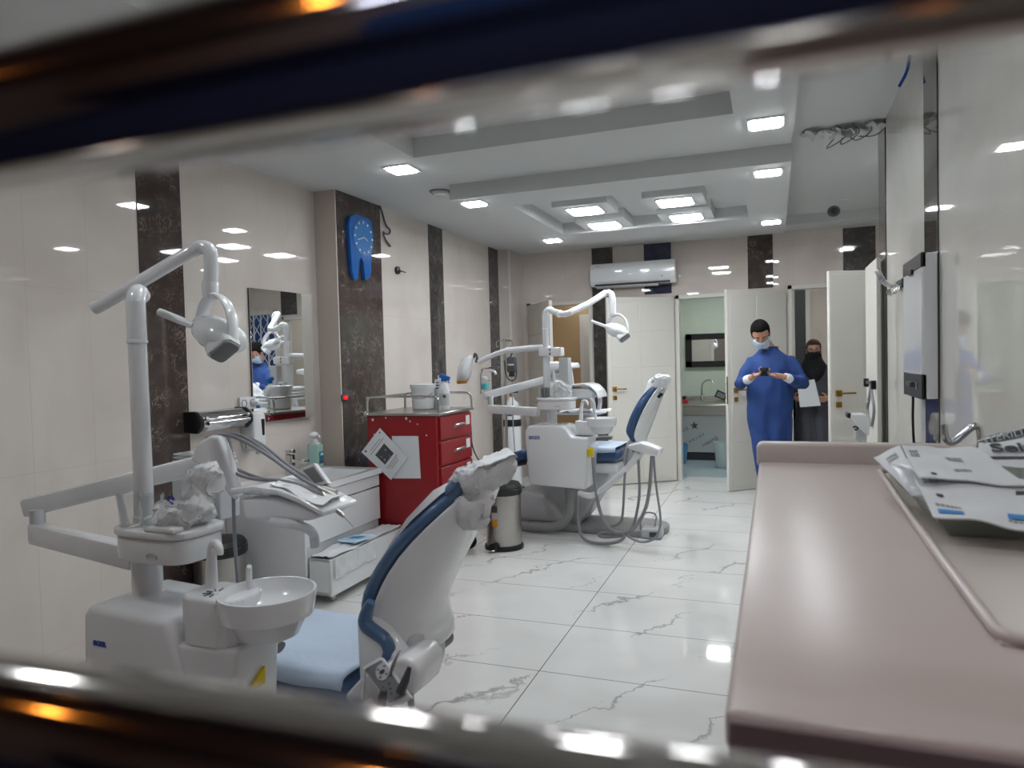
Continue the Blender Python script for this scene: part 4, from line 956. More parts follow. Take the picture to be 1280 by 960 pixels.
# mirror
YM0, YM1 = Px(316, 430, XREC+.03).y, Px(388, 430, XREC+.03).y; zb, zt_ = 1.10, 2.02
t = thing('wall_mirror', (XREC, (YM0+YM1)/2, zb), 'frameless rectangular mirror with frosted side band on the left wall above the basin', 'mirror')
rot = Matrix.Rotation(math.radians(-3.35), 3, 'Z'); cm = V(XREC+.033, (YM0+YM1)/2, (zb+zt_)/2); wM = YM1-YM0
MB().box(cm-rot @ V(.010, 0, 0), (.018, wM, zt_-zb), .002, 1, rot).build('backing', 'dgrey', t)
MB().box(cm+rot @ V(.001, -wM*.09, 0), (.005, wM*.82, zt_-zb), .0008, 1, rot).build('mirror_glass', 'mirror', t)
MB().box(cm+rot @ V(.001, wM*.41, 0), (.005, wM*.18, zt_-zb), .0008, 1, rot).build('frosted_band', 'frost', t)
# socket + plug, towel dispenser, soap dispenser
p = Px(309, 504, XREC+.01); t = thing('wall_socket', p, 'white double wall socket with a white plug beside the mirror', 'socket')
MB().box(p, (.02, .155, .085), .005, 2).build('plate', 'white', t)
for dy in (-.04, .04): MB().lathe([(.026, 0), (.026, .004), (.022, .004), (.020, -.006), (.002, -.006)], p+V(.009, dy, 0), 20, Matrix.Rotation(PI/2, 3, 'Y')).build('outlet', 'grey', t)
o = MB().tube([p+V(.005, .04, 0), p+V(.045, .04, 0), p+V(.05, .06, -.005), p+V(.04, .15, -.008)], [.018, .016, .012, .008], 12, 1).build('power_plug', 'white'); tag(o, 'white plug pushed into the right hole of the wall socket', 'plug')
a = Px(242, 514, XREC+.11); b_ = Px(312, 508, XREC+.11); y0, y1 = a.y+.02, b_.y; zc = 1.16
t = thing('towel_dispenser', (XREC+.07, (y0+y1)/2, zc-.07), 'chrome towel dispenser with black end caps on the left wall beside the dark marble strip', 'towel dispenser')
prof = [(XREC+.004, zc-.06), (XREC+.10, zc-.065), (XREC+.135, zc-.03), (XREC+.135, zc+.02), (XREC+.09, zc+.06), (XREC+.004, zc+.06)]
fxz = lambda u, v, w: V(u, w, v)
MB().prism(prof, fxz, y0+.03, y1-.03, .012, 2).build('cover', 'chrome', t)
for nm, u, v in (('end_cap', y0, y0+.035), ('end_cap', y1-.035, y1)): MB().prism([(XREC+.004+(x-XREC-.004)*1.05, zc+(z-zc)*1.08) for x, z in prof], fxz, u, v, .012, 2).build(nm, 'black', t)
MB().tube([V(XREC+.15, y0+.05, zc-.01), V(XREC+.155, y1-.06, zc-.01)], .012, 12).build('rail', 'chrome', t)
for y in (y0+.045, y1-.06): MB().ell(V(XREC+.145, y, zc+.02), .014, None, 12).build('screw_knob', 'chrome', t)
p = Px(318, 563, XREC+.06); zc = p.z
t = thing('soap_dispenser', (XREC+.06, p.y, zc), 'white automatic soap dispenser with dark window on the wall left of the mirror', 'soap dispenser')
MB().prism(rrect(.125, .26, .04, 5, p.y, zc+.13), lambda u, v, w: V(w, u, v), XREC+.002, XREC+.115, .015, 3).build('body', 'white', t)
MB().prism([(p.y+.012, zc+.21), (p.y+.045, zc+.21), (p.y+.040, zc+.10), (p.y+.020, zc+.10)], lambda u, v, w: V(w, u, v), XREC+.112, XREC+.118, .002, 1).build('window', 'black', t)
MB().box(V(XREC+.09, p.y+.01, zc-.012), (.04, .03, .03), .006).build('nozzle', 'grey_m', t)
MB().tube([V(XREC+.05, p.y-.068, zc+.02), V(XREC+.05, p.y-.072, zc+.08)], .004).build('lock', 'grey', t)
# low white storage chest in front of the basin, plastic sheet and mask on it
LX0, LX1, LZ = XF+.004, XF+.17, .29
t = thing('pull_out_drawer', ((LX0+LX1)/2, 4.15, .08), 'white low drawer pulled out from under the wash basin', 'drawer')
b = MB(); b.box2((LX0, VY0+.02, .06), (LX1-.02, VY1-.0, .08)); b.box2((LX0, VY0+.02, .06), (LX1-.02, VY0+.04, LZ)); b.box2((LX0, VY1-.02, .06), (LX1-.02, VY1, LZ)); b.box2((LX0, VY0+.02, LZ-.02), (LX1-.02, VY1, LZ)); b.build('box', 'white_m', t)
MB().box2((LX1-.02, VY0+.01, .06), (LX1, VY1+.01, LZ), .004, 1).build('front', 'white_m', t)
for y in (VY0+.1, VY1-.1): MB().box2((LX1-.08, y, 0), (LX1-.05, y+.03, .06), .004, 1).build('foot', 'chrome', t)
sh = MB(); sh.quad((LX0+.01, VY0+.03, LZ+.014), (LX1+.0, VY0+.03, LZ+.014), (LX1+.0, VY1, LZ+.014), (LX0+.01, VY1, LZ+.014), 12, 26, crinkle(.014, 5, 2.1), .004)
o = sh.build('plastic_sheet', 'paper', None, 60); tag(o, 'crumpled white sheet spread on the pulled-out drawer', 'sheet')
fl = MB(); fl.quad((LX1+.012, VY0+.03, LZ+.0), (LX1+.012, VY0+.5, LZ+.0), (LX1+.018, VY0+.5, LZ-.11), (LX1+.018, VY0+.03, LZ-.12), 22, 6, lambda u, v: V(.012*noise.noise(V(u*9, v*2, 4)), 0, .01*noise.noise(V(u*5, v, 9))), .002)
o = fl.build('plastic_flap', 'film_w', None, 60); tag(o, 'hanging milky plastic flap over the drawer front', 'plastic flap')
mz = LZ+.03; p = V(LX0+.10, VY0+.40, mz)
t = thing('face_mask', p, 'pale blue folded face mask lying on the white sheet', 'mask')
mq = MB(); mq.quad(p+V(-.10, -.07, 0), p+V(.06, -.10, .004), p+V(.09, .06, .006), p+V(-.06, .10, .004), 10, 14, lambda u, v: V(0, 0, .006*abs(math.sin(v*5*PI))+.004*noise.noise(V(u*5, v*5, 3))), .006); mq.build('panel', 'mask', t, 60)
pr = MB()
for i in range(7): pr.box(p+V(-.03+.012*i, -.02+.004*i, .017), (.006, .06, .001), rot=Matrix.Rotation(-.4, 3, 'Z'))
pr.build('pattern', 'tealblue', t)
MB().tube([p+V(-.08, .09, .004), p+V(.0, .16, .004), p+V(.09, .14, .004), p+V(.09, .06, .006)], .002, 6, 2).build('ear_loop', 'mask', t)
# ------------------------------------------------------------------ waste bins
def bin_(c, r, h, label, handle=0, yaw=0):
    t = thing('pedal_bin', c, label, 'bin', 'brushed steel pedal bins'); c = V(c[0], c[1], 0); R = Matrix.Rotation(yaw, 3, 'Z')
    MB().lathe([(r*.94, .03), (r*.97, .05), (r*.97, h-.09)], c, 40).build('drum', 'steel', t)
    MB().lathe([(r*1.06, 0), (r*1.08, .012), (r*1.06, .03), (r*.95, .035)], c, 40).build('foot_ring', 'black', t)
    MB().lathe([(r*.99, h-.10), (r*1.03, h-.09), (r*1.03, h-.055), (r*1.0, h-.05)], c, 40).build('rim', 'black', t)
    ld = MB(); ld.lathe([(r*1.0, h-.052), (r*1.02, h-.04), (r*.9, h-.012), (r*.5, h), (.01, h+.002)], c, 40); lo = ld.build('lid', 'black', t)
    if handle: MB().box(c+R @ V(0, -r*.4, h-.003), (r*.42, r*1.05, .012), .004, 2, R @ Matrix.Rotation(.10, 3, 'X')).build('lid_handle', 'dgrey', lo)
    MB().box(c+R @ V(0, -r*1.06, .035), (r*.5, .06, .05), .01, 2, R).build('pedal_housing', 'black', t); MB().box(c+R @ V(0, -r*1.25, .02), (r*.36, .05, .012), .004, 1, R).build('pedal', 'chrome', t)
    return t
g = Pz(627, 690); tb = bin_((g.x-.03, g.y+.14, 0), .145, .53, 'brushed steel pedal bin with black lid between the red cart and the far dental unit', 1, -.15)
c = V(g.x-.03, g.y+.14, 0); a_ = -.18
def on_drum(a, z, r=.1415): return c+V(r*math.sin(a), -r*math.cos(a), z)
for nm, mt, z, hh in (('label', 'dgrey', .33, .05), ('label', 'grey_m', .275, .045), ('label', 'orange', .22, .055)):
    m_ = MB(); n = 5
    m_.loft([[on_drum(-.34+.36*k/n, z-hh/2), on_drum(-.34+.36*k/n, z+hh/2), on_drum(-.34+.36*k/n, z+hh/2, .1425), on_drum(-.34+.36*k/n, z-hh/2, .1425)] for k in range(n+1)]); m_.build(nm, mt, tb)
bin_((-3.16, 3.38, 0), .155, .46, 'brushed steel pedal bin with wide black lid behind the near dental unit', 0, .6)
# ------------------------------------------------------------------ red drawer cart
CX1, CY0, CY1, CZ = -2.25, 4.56, 5.16, 1.12; CX0 = -2.84
t = thing('drawer_cart', ((CX0+CX1)/2, (CY0+CY1)/2, 0), 'chipped red metal medical drawer cart with steel top rail', 'drawer cart')
MB().box2((CX0, CY0, .24), (CX1-.02, CY1, CZ-.02), .008, 2).build('body', 'red', t)
tp = MB(); tp.box2((CX0-.02, CY0-.015, CZ-.02), (CX1+.01, CY1+.015, CZ), .004, 1); tp.build('top_tray', 'steel', t)
zs = [(CZ-.035, CZ-.20), (CZ-.215, CZ-.385), (CZ-.40, CZ-.60), (CZ-.615, CZ-.86)]
for i, (z1, z0) in enumerate(zs):
    d = MB().box2((CX1-.022, CY0+.03, z0), (CX1, CY1-.02, z1), .004, 1).build('drawer', 'red', t)
    zc = (z0+z1)/2+.01; yc = (CY0+CY1)/2+.02
    MB().tube([V(CX1-.005, yc-.07, zc-.012), V(CX1+.025, yc-.07, zc), V(CX1+.03, yc+.07, zc), V(CX1-.005, yc+.07, zc-.012)], .012, 10, 1).build('handle', 'steel', d)
    if i < 3: MB().box2((CX1, CY1-.13, z1-.09), (CX1+.002, CY1-.06, z1-.02)).build('label_card', 'paper', d)
rl = lambda pts: MB().tube(pts, .009, 10, 2).build('rail', 'chrome', t)
rz = CZ+.12
for y in (CY0+.01, CY1-.01): rl([V(CX0, y, CZ-.01), V(CX0, y, rz-.02), V(CX0+.03, y, rz), V(CX1-.06, y, rz), V(CX1-.01, y, rz-.01), V(CX1, y, rz-.05), V(CX1, y, CZ-.01)])
rl([V(CX0, CY0+.01, rz-.01), V(CX0, CY1-.01, rz-.01)])
MB().box2((CX0+.02, CY0+.02, .17), (CX1-.02, CY0+.05, .21)).build('frame_rail', 'red', t); MB().box2((CX0+.02, CY1-.05, .17), (CX1-.02, CY1-.02, .21)).build('frame_rail', 'red', t); MB().box2((CX1-.05, CY0+.02, .17), (CX1-.02, CY1-.02, .21)).build('frame_rail', 'red', t)
for x in (CX0+.05, CX1-.04):
    for y in (CY0+.05, CY1-.04):
        w = MB(); w.lathe([(.02, -.016), (.058, -.016), (.062, -.01), (.062, .01), (.058, .016), (.02, .016)], V(x+.0, y, .062), 24, Matrix.Rotation(PI/2, 3, 'X')); wo = w.build('caster', 'black', t)
        fk = MB(); fk.box2((x-.02, y-.026, .06), (x+.02, y-.020, .15)); fk.box2((x-.02, y+.020, .06), (x+.02, y+.026, .15)); fk.box2((x-.025, y-.028, .145), (x+.025, y+.028, .175)); fk.build('caster_fork', 'dgrey', wo)
ch_ = MB()
for (x, z, s) in ((CX0+.05, CZ-.05, .02), (CX0+.06, CZ-.16, .014), (CX0+.33, CZ-.04, .02), (CX0+.36, CZ-.06, .012), (CX1-.1, CZ-.16, .012), (CX0+.16, CZ-.035, .012), (CX0+.42, CZ-.08, .01)):
    ch_.ell((x, CY0-.0005, z), (s*.5, .0012, s*.5), None, 8, .5)
ch_.build('paint_chips', 'paper', t)
for k_ in range(2): MB().ell((CX0+.01, CY0-.02-.02*k_, CZ-.015+.02*k_), .014, None, 8).build('clip', 'chrome', t)
# papers taped to the cart side
def sheet(name, pts, ly, label, mat='paper'):
    a, b, c_, d_ = [Py(x, y, ly) for x, y in pts]; t = thing(name, (a+b+c_+d_)/4, label, 'paper'); m_ = MB(); m_.quad(a, b, c_, d_, 6, 6, None, .003); m_.build('page', mat, t); return t, (a, b, c_, d_)
sheet('paper_sheet', [(490, 545), (523, 545), (526, 598), (492, 598)], CY0-.004, 'blank white sheet taped straight on the side of the red cart')
t, (a, b, c_, d_) = sheet('printed_notice', [(475, 535), (510, 572), (489, 600), (452, 565)], CY0-.016, 'printed white notice with a grey picture taped askew on the red cart')
P = lambda u, v, o=.003: a*(1-u)*(1-v)+b*u*(1-v)+c_*u*v+d_*(1-u)*v+V(0, -o, 0)
MB().quad(P(.32, .25), P(.66, .25), P(.66, .75), P(.32, .75), 1, 1, None, .001).build('picture', 'ink', t)
bl = MB()
for (u, v, s) in ((.42, .35, .05), (.55, .6, .06), (.45, .62, .04), (.6, .4, .04)): bl.quad(P(u, v, .004), P(u+s, v, .004), P(u+s, v+s, .004), P(u, v+s, .004), 1, 1, None, .0005)
bl.build('picture_spots', 'inkl', t)
tl = MB()
for (u, v0, v1) in ((.16, .25, .75), (.22, .15, .85), (.74, .2, .8), (.79, .25, .75), (.84, .3, .7)): tl.quad(P(u, v0), P(u+.012, v0), P(u+.012, v1), P(u, v1), 1, 1, None, .0005)
tl.quad(P(.05, .08), P(.09, .08), P(.09, .13), P(.05, .13), 1, 1, None, .0005); tl.quad(P(.05, .85), P(.10, .85), P(.10, .91), P(.05, .91), 1, 1, None, .0005)
tl.build('text_lines', 'ink', t)
# tub and spray bottles on the cart
p = V(-2.56, 4.93, CZ); t = thing('plastic_tub', p, 'white plastic tub with ribbed lid on the red cart', 'tub')
MB().lathe([(.075, 0), (.085, .01), (.092, .17)], p, 32).build('tub', 'white', t); MB().lathe([(.099, .165), (.099, .195), (.09, .20), (.01, .20)], p, 32).build('lid', 'white', t)
MB().tube([p+V(.09, -.02, .13), p+V(.06, -.075, .09), p+V(-.02, -.093, .085), p+V(-.08, -.05, .12)], .003, 6, 2).build('bail', 'grey', t)
p = V(-2.40, 4.97, CZ); t = thing('spray_bottle', p, 'clear spray bottle with blue trigger head on the red cart', 'bottle')
MB().lathe([(.042, 0), (.046, .01), (.046, .14), (.03, .19), (.016, .205), (.016, .22)], p, 24).build('bottle', 'white', t)
lb = MB().lathe([(.0468, .03), (.0468, .12)], p, 24, None, False).build('label', 'grey_m', t); MB().box(p+V(.02, -.043, .10), (.03, .004, .02)).build('label_print', 'ink', lb)
sp = MB(); sp.box(p+V(.01, 0, .245), (.09, .03, .035), .008, 2, Matrix.Rotation(.35, 3, 'Y')); sp.lathe([(.02, .215), (.02, .235)], p, 16); sp.tube([p+V(.03, 0, .235), p+V(.05, 0, .20)], .006); sp.build('trigger_head', 'blue', t)
p = V(-2.47, 5.04, CZ); t = thing('spray_bottle', p, 'slim white bottle with dark print standing behind the blue trigger bottle', 'bottle')
MB().prism(rrect(.07, .05, .012, 3, p.x, p.y), XY, CZ, CZ+.23, .006, 2).build('bottle', 'white', t); MB().lathe([(.014, .23), (.014, .26)], p, 14).build('cap', 'white', t)
pq = MB()
for i in range(3): pq.box(p+V(-.005, -.026, .16+.022*i), (.035-.008*i, .002, .009))
pq.build('print', 'ink', t)
# cable from the cart towards the far unit
o = MB().tube([V(CX1-.02, CY1+.01, .98), Py(590, 563, 5.35), Py(608, 588, 5.5), Py(622, 602, 5.6), Py(640, 604, 5.75)], .006, 6, 2).build('cart_cable', 'dgrey'); tag(o, 'thin dark cable sagging from the red cart to the far chair', 'cable')
# ------------------------------------------------------------------ drip stand and oxygen cylinder behind the far unit
p = V(-2.78, 7.3, 0); sx = Py(632, 500, 7.3).x; p.x = sx
t = thing('drip_stand', p, 'thin steel drip stand with two hooks behind the far dental unit', 'drip stand')
zt_ = Py(632, 423, 7.3).z
MB().tube([p+V(0, 0, .06), p+V(0, 0, zt_)], .016, 14).build('pole', 'steel', t)
for sg in (-1, 1): MB().tube([p+V(0, 0, zt_-.03), p+V(sg*.08, 0, zt_-.02), p+V(sg*.095, 0, zt_-.05), p+V(sg*.085, 0, zt_-.10), p+V(sg*.07, 0, zt_-.08)], .007, 8, 2).build('hook', 'steel', t)
for k_ in range(5): a = 2*PI*k_/5; MB().tube([p+V(0, 0, .10), p+V(.28*math.cos(a), .28*math.sin(a), .05)], .012, 8).build('foot_arm', 'steel', t); MB().ell(p+V(.28*math.cos(a), .28*math.sin(a), .028), .027, None, 12).build('castor_wheel', 'black', t)
q = p+V(.085, -.01, zt_-.12)
t2 = thing('drip_regulator', q, 'dark flow regulator with tubes hanging from the drip stand hook', 'regulator')
MB().box(q+V(0, 0, -.17), (.11, .05, .17), .02, 3).build('body', 'dgrey', t2); MB().box(q+V(0, -.027, -.17), (.07, .004, .02), .002).build('scale', 'grey_m', t2)
MB().tube([q+V(0, 0, .02), q+V(.01, 0, -.04), q+V(-.01, 0, -.085)], .010, 8, 1).build('hanger_loop', 'dgrey', t2); MB().lathe([(.035, -.30), (.03, -.255)], q, 14).build('valve', 'black', t2)
MB().tube([q+V(0, 0, -.29), q+V(.0, 0, -.9), q+V(.02, 0, -1.25)], .007, 8).build('tube', 'hose', t2); MB().tube([q+V(.05, 0, -.1), q+V(.06, 0, -.3), q+V(0, 0, -.36), q+V(-.07, 0, -.3), q+V(-.085, 0, -.12)], .008, 8, 2).build('loop_tube', 'dgrey', t2)
cx = Py(641, 560, 7.75).x; p = V(cx, 7.75, 0); t = thing('oxygen_cylinder', p, 'white oxygen cylinder with blue band standing behind the far dental unit', 'gas cylinder')
MB().lathe([(.095, 0), (.105, .02), (.105, .92), (.08, .99), (.035, 1.03), (.03, 1.06)], p, 28).build('cylinder', 'white_m', t); MB().lathe([(.1065, .72), (.1065, .80)], p, 28, None, False).build('band', 'black', t); MB().box(p+V(0, -.106, .88), (.08, .004, .07)).build('label', 'inkb', t)
MB().lathe([(.022, 1.05), (.022, 1.14)], p, 14).build('valve', 'brass', t); MB().tube([p+V(-.10, 0, 1.12), p+V(.08, 0, 1.12)], .018, 10).build('regulator', 'dgrey', t); MB().lathe([(.035, -.01), (.035, .02)], p+V(-.09, -.02, 1.15), 16, Matrix.Rotation(PI/2, 3, 'X')).build('gauge', 'chrome', t)
# orange thing on the floor behind the bin, cardboard box in the storeroom
p = Pz(664, 632, .08); t = thing('floor_bag', p, 'orange plastic packet on the floor behind the far dental unit', 'packet')
e = MB(); e.ell(p, (.16, .10, .07), None, 24, .3); e.build('bag', 'orange', t)
p = V(-2.52, 8.98, 0); t = thing('cardboard_box', p, 'brown cardboard box seen through the left doorway', 'box')
MB().box2((p.x-.2, p.y-.2, 0), (p.x+.2, p.y+.2, .62), .004, 1).build('carton', 'pbox', t); MB().box2((p.x-.03, p.y-.203, .3), (p.x+.03, p.y+.2, .622)).build('tape', 'cream', t)
# ------------------------------------------------------------------ washroom behind the middle doorway
YK = 10.25
KT = Py(870, 503, 10.6).z
t = thing('steel_sink_counter', (-.7, 10.7, 0), 'long steel sink counter wrapped in printed film inside the middle doorway', 'sink counter')
MB().box2((-1.48, YK, KT-.16), (.03, 11.18, KT-.03), .004, 1).build('apron', 'steel', t); MB().box2((-1.48, YK-.02, KT-.04), (.03, 11.18, KT-.005), .01, 2).build('worktop', 'steel', t); MB().box2((-1.48, 11.14, KT-.01), (.03, 11.19, KT+.06), .004, 1).build('backsplash', 'steel', t)
fp = MB().box2((-1.48, YK+.03, .12), (.03, 10.32, KT-.16), .004, 1).build('front_film', 'grey_m', t)
MB().box2((-1.46, YK+.1, .0), (.02, 11.1, .12)).build('plinth', 'dgrey', t)
u_ = V(.9, 0, .55)
for (px_, py_, tx, sc) in ((845, 545, 'HANYZ', .06), (858, 556, 'K H B V N Y', .055), (879, 559, 'HANYZ', .07)):
    q = Py(px_, py_, YK+.028); text_obj('film_print', tx, q, V(.88, 0, .47), V(-.47, 0, .88), sc, 'ink', fp, .0006)
st = MB(); q = Py(868, 532, YK+.028)
for k_ in range(5): a = 2*PI*k_/5+.4; st.tube([q, q+V(.055*math.cos(a), 0, .055*math.sin(a))], [.02, .004], 6)
st.build('film_star', 'ink', fp)
p = V(Py(877, 488, 10.95).x, 10.95, KT); t = thing('gooseneck_faucet', p, 'tall chrome gooseneck faucet in the washroom seen through the middle doorway', 'faucet')
MB().tube([p, p+V(0, 0, .2), p+V(.02, 0, .27), p+V(.10, -.03, .32), p+V(.17, -.06, .30), p+V(.18, -.065, .27)], .013, 12, 2).build('neck', 'chrome', t); MB().box(p+V(.01, -.03, .06), (.05, .08, .06), .01, 2).build('base', 'chrome', t)
p = V(Py(901, 480, 11.0).x, 11.0, KT); t = thing('tablet_stand', p, 'small tilted black frame standing on the washroom counter', 'frame')
MB().box(p+V(0, 0, .08), (.16, .02, .11), .004, 1, Matrix.Rotation(.45, 3, 'Y')).build('frame', 'black', t); MB().box(p+V(0, -.011, .08), (.12, .004, .07), .001, 1, Matrix.Rotation(.45, 3, 'Y')).build('face', 'grey', t)
a, b_ = Py(857, 418, 11.18), Py(915, 458, 11.18)
t = thing('washroom_mirror', ((a.x+b_.x)/2, 11.18, b_.z), 'wide black framed mirror on the washroom wall', 'mirror')
fr = MB(); x0, x1, z0, z1, e = a.x, b_.x, b_.z, a.z, .09
for q in (((x0, z0), (x1, z0+e)), ((x0, z1-e), (x1, z1)), ((x0, z0), (x0+e, z1)), ((x1-e, z0), (x1, z1))): fr.box2((q[0][0], 11.14, q[0][1]), (q[1][0], 11.195, q[1][1]), .004, 1)
fr.build('frame', 'black', t); MB().box2((x0+e-.01, 11.165, z0+e-.01), (x1-e+.01, 11.175, z1-e+.01)).build('mirror_glass', 'mirror', t)
p = Py(849, 470, 11.14); t = thing('soap_dispenser', p, 'small white soap dispenser on the washroom wall left of the faucet', 'soap dispenser'); MB().box(p, (.09, .09, .22), .012, 3).build('body', 'white', t); MB().box(p+V(0, -.047, .0), (.05, .004, .08), .001).build('window', 'grey_m', t)
p = V(Py(852, 509, 10.5).x, 10.5, KT-.003); t = thing('red_box', p, 'small red box on the washroom counter', 'box'); MB().box2((p.x-.09, p.y-.08, KT-.003), (p.x+.09, p.y+.08, KT+.05), .004, 1).build('box', 'darkred', t); MB().box2((p.x-.07, p.y-.05, KT+.05), (p.x+.06, p.y+.07, KT+.10), .006, 1).build('lid', 'black', t)
def bucket(px, Y, r, h, mat, label):
    x = Py(px, 570, Y).x; p = V(x, Y, .004); t = thing('bucket', p, label, 'bucket')
    MB().lathe([(r*.75, 0), (r*.78, .005), (r, h), (r*1.05, h), (r*1.05, h+.015), (r*.94, h+.015), (r*.72, .012), (.01, .012)], p, 28).build('pail', mat, t); MB().tube([p+V(-r, 0, h-.02), p+V(-r*.6, -r*.8, h-.09), p+V(r*.6, -r*.8, h-.09), p+V(r, 0, h-.02)], .004, 6, 2).build('bail', 'grey_m', t)
bucket(849, 9.95, .12, .26, 'bucketb', 'blue plastic bucket on the washroom floor'); bucket(906, 9.75, .14, .32, 'bucketw', 'grey white bucket on the washroom floor right of the blue one')
# ------------------------------------------------------------------ tray things on the units
def tray_top(U, pp): return pp['tray_z']+.098
tzN, tzF = tray_top(N, pn), tray_top(Fu, pf_)
c1, c2 = N.w(.03, -.055, tzN), N.w(.095, -.03, tzN)
glass_cup('glass_cup', c1, .038, .10, 'clear glass cup on the near tray, nearer the tray edge', 'clear cups on the near tray'); glass_cup('glass_cup', c2, .036, .095, 'second clear cup on the near tray, right beside the plastic bag', 'clear cups on the near tray')
t = thing('plastic_bag', N.w(.20, .0, tzN), 'crumpled clear plastic bag with blue print on the near tray', 'plastic bag')
bg = MB(); bg.ell(N.w(.205, .0, tzN+.04), (.085, .08, .045), N.R, 72); bg.ell(N.w(.225, .04, tzN+.10), (.050, .04, .095), N.R @ Matrix.Rotation(.35, 3, 'Y'), 64); crumple(bg, .022, 17, tzN+.002)
for v in bg.bm.verts:
    k_ = v.co*13; v.co += Vector((noise.noise(k_), noise.noise(k_+V(5, 1, 2)), noise.noise(k_+V(1, 8, 4))))*.035
    v.co.z = max(v.co.z, tzN+.002)
bg.build('bag', 'film_w', t, 55)
bl = MB(); q = N.p(214, 625, -.02)
for r_ in (.014, .009): bl.tube([q+N.ex*r_*math.cos(2*PI*k_/14)+V(0, 0, r_*.9*math.sin(2*PI*k_/14)) for k_ in range(13)], .0018, 6)
bl.build('print', 'purple', t)
o = MB().box(N.w(.205, -.085, tzN+.008), (.12, .04, .014), .004, 2, N.R).build('instrument_packet', 'white'); tag(o, 'small white packet lying in front of the plastic bag on the near tray', 'packet')
p = N.p(228, 632, .52); t = thing('cup_dispenser', p, 'pale box-shaped cup dispenser with clear plastic lids behind the instrument hanger', 'cup dispenser')
zz = N.lp(213, 640, .52).z; z1 = N.lp(213, 572, .52).z; xl, xr = N.lp(213, 600, .52).x, N.lp(272, 600, .52).x
MB().prism(rrect(xr-xl, .12, .015, 3, (xl+xr)/2, .58), N.fxy(), zz-.02, z1-.02, .004, 1).build('box', 'grey_m', t)
for i in range(3): MB().prism(rrect((xr-xl)*(1.0-.03*i), .12, .02, 4, (xl+xr)/2, .58), N.fxy(), z1-.018+.014*i, z1-.012+.014*i, .002, 1).build('lid', 'film', t)
# paper napkin over the near delivery head
nl = .225; a, b, c_, d_ = N.p(338, 609, .23), N.p(404, 636, .21), N.p(431, 620, .36), N.p(356, 600, .37)
o = MB().quad(a+V(0, 0, .012), b+V(0, 0, .012), c_+V(0, 0, .012), d_+V(0, 0, .012), 14, 12, crinkle(.012, 3, 1.4), .003).build('paper_napkin', 'paper', None, 60); tag(o, 'white paper napkin spread over the near instrument rest', 'napkin')
# far tray: cups, carton, glove bag
glass_cup('glass_cup', Fu.w(-.06, -.02, tzF), .035, .09, 'clear cup at the left end of the far tray', 'clear cups on the far tray'); glass_cup('glass_cup', Fu.w(.04, .03, tzF), .035, .09, 'clear cup in the middle of the far tray behind the dark can', 'clear cups on the far tray')
p = Fu.w(-.02, -.06, tzF); t = thing('metal_can', p, 'small grey can on the far tray in front of the pole', 'can'); MB().lathe([(.03, 0), (.032, .004), (.032, .085), (.028, .09)], p, 20).build('can', 'grey', t)
st = MB()
for k_ in range(6): a = 2*PI*k_/6; st.box(p+V(.032*math.cos(a), .032*math.sin(a), .045), (.003, .010, .07), rot=Matrix.Rotation(a, 3, 'Z'))
st.build('stripes', 'dgrey', t)
p = Fu.w(.12, .05, tzF); o = MB().box(p+V(0, 0, .165), (.085, .08, .33), .004, 1, Fu.R).build('tissue_carton', 'grey_m'); tag(o, 'upright pale carton on the far tray', 'carton')
t = thing('glove_bag', Fu.w(.13, -.05, tzF), 'crumpled clear plastic wrap at the right end of the far tray', 'plastic bag')
bg = MB(); bg.ell(Fu.w(.11, -.05, tzF+.06), (.09, .05, .07), Fu.R, 48); crumple(bg, .02, 17, tzF+.002)
for v in bg.bm.verts:
    k_ = v.co*13; v.co += Vector((noise.noise(k_), noise.noise(k_+V(5, 1, 2)), noise.noise(k_+V(1, 8, 4))))*.04; v.co.z = max(v.co.z, tzF+.002)
bg.build('bag', 'film', t, 55)
# flat bracket tray with wrinkled paper behind the far spittoon
zf = Fu.lp(700, 515, .45).z; a, b = Fu.lp(697, 515, .45).x, Fu.lp(752, 515, .45).x
t = thing('side_table', Fu.w((a+b)/2, .5, zf-.03), 'white flat side tray with wrinkled paper behind the far spittoon', 'tray')
MB().prism(rrect(b-a, .28, .05, 4, (a+b)/2, .52), Fu.fxy(), zf-.02, zf, .006, 2).build('tray', 'white', t)
MB().quad(Fu.w(a+.02, .38, zf+.012), Fu.w(b+.05, .38, zf+.012), Fu.w(b+.05, .64, zf+.012), Fu.w(a+.02, .64, zf+.012), 14, 8, crinkle(.03, 5, 7.7), .003).build('liner', 'paper', t, 60)
MB().tube([Fu.w(b-.05, .52, zf-.01), Fu.w(b-.03, .52, zf+.09), Fu.w(b-.03, .50, zf+.13)], .02, 12, 1).build('tray_arm', 'white', t)
# ------------------------------------------------------------------ counter at the right
CT = 1.12
A, B = Pz(912, 890, CT), Pz(947, 577, CT)
cx0, cy0, cy1 = (A.x+B.x)/2, A.y, B.y
t = thing('reception_counter', ((cx0+XR)/2, (cy0+cy1)/2, 0), 'long pinkish tan laminate counter with raised back lip at the right', 'counter')
MB().box2((cx0, cy0, CT-.045), (XR-.012, cy1, CT), .010, 3).build('counter_top', 'tan', t)
MB().box2((cx0+.004, cy0-.004, CT-.047), (XR-.012, cy0+.004, CT-.008), .002, 1).build('edge_band', 'tan_d', t)
lp = MB(); lp.prism(rrect(XR-.012-cx0+.016, .085, .022, 5, (cx0+XR-.012)/2, CT+.022), lambda u, v, w: V(u, w, v), cy1-.005, cy1+.06, .010, 3); lp.build('back_lip', 'tan', t)
MB().box2((cx0+.03, cy0+.04, .08), (XR-.012, cy1-.01, CT-.046), .004, 1).build('carcass', 'tan', t)
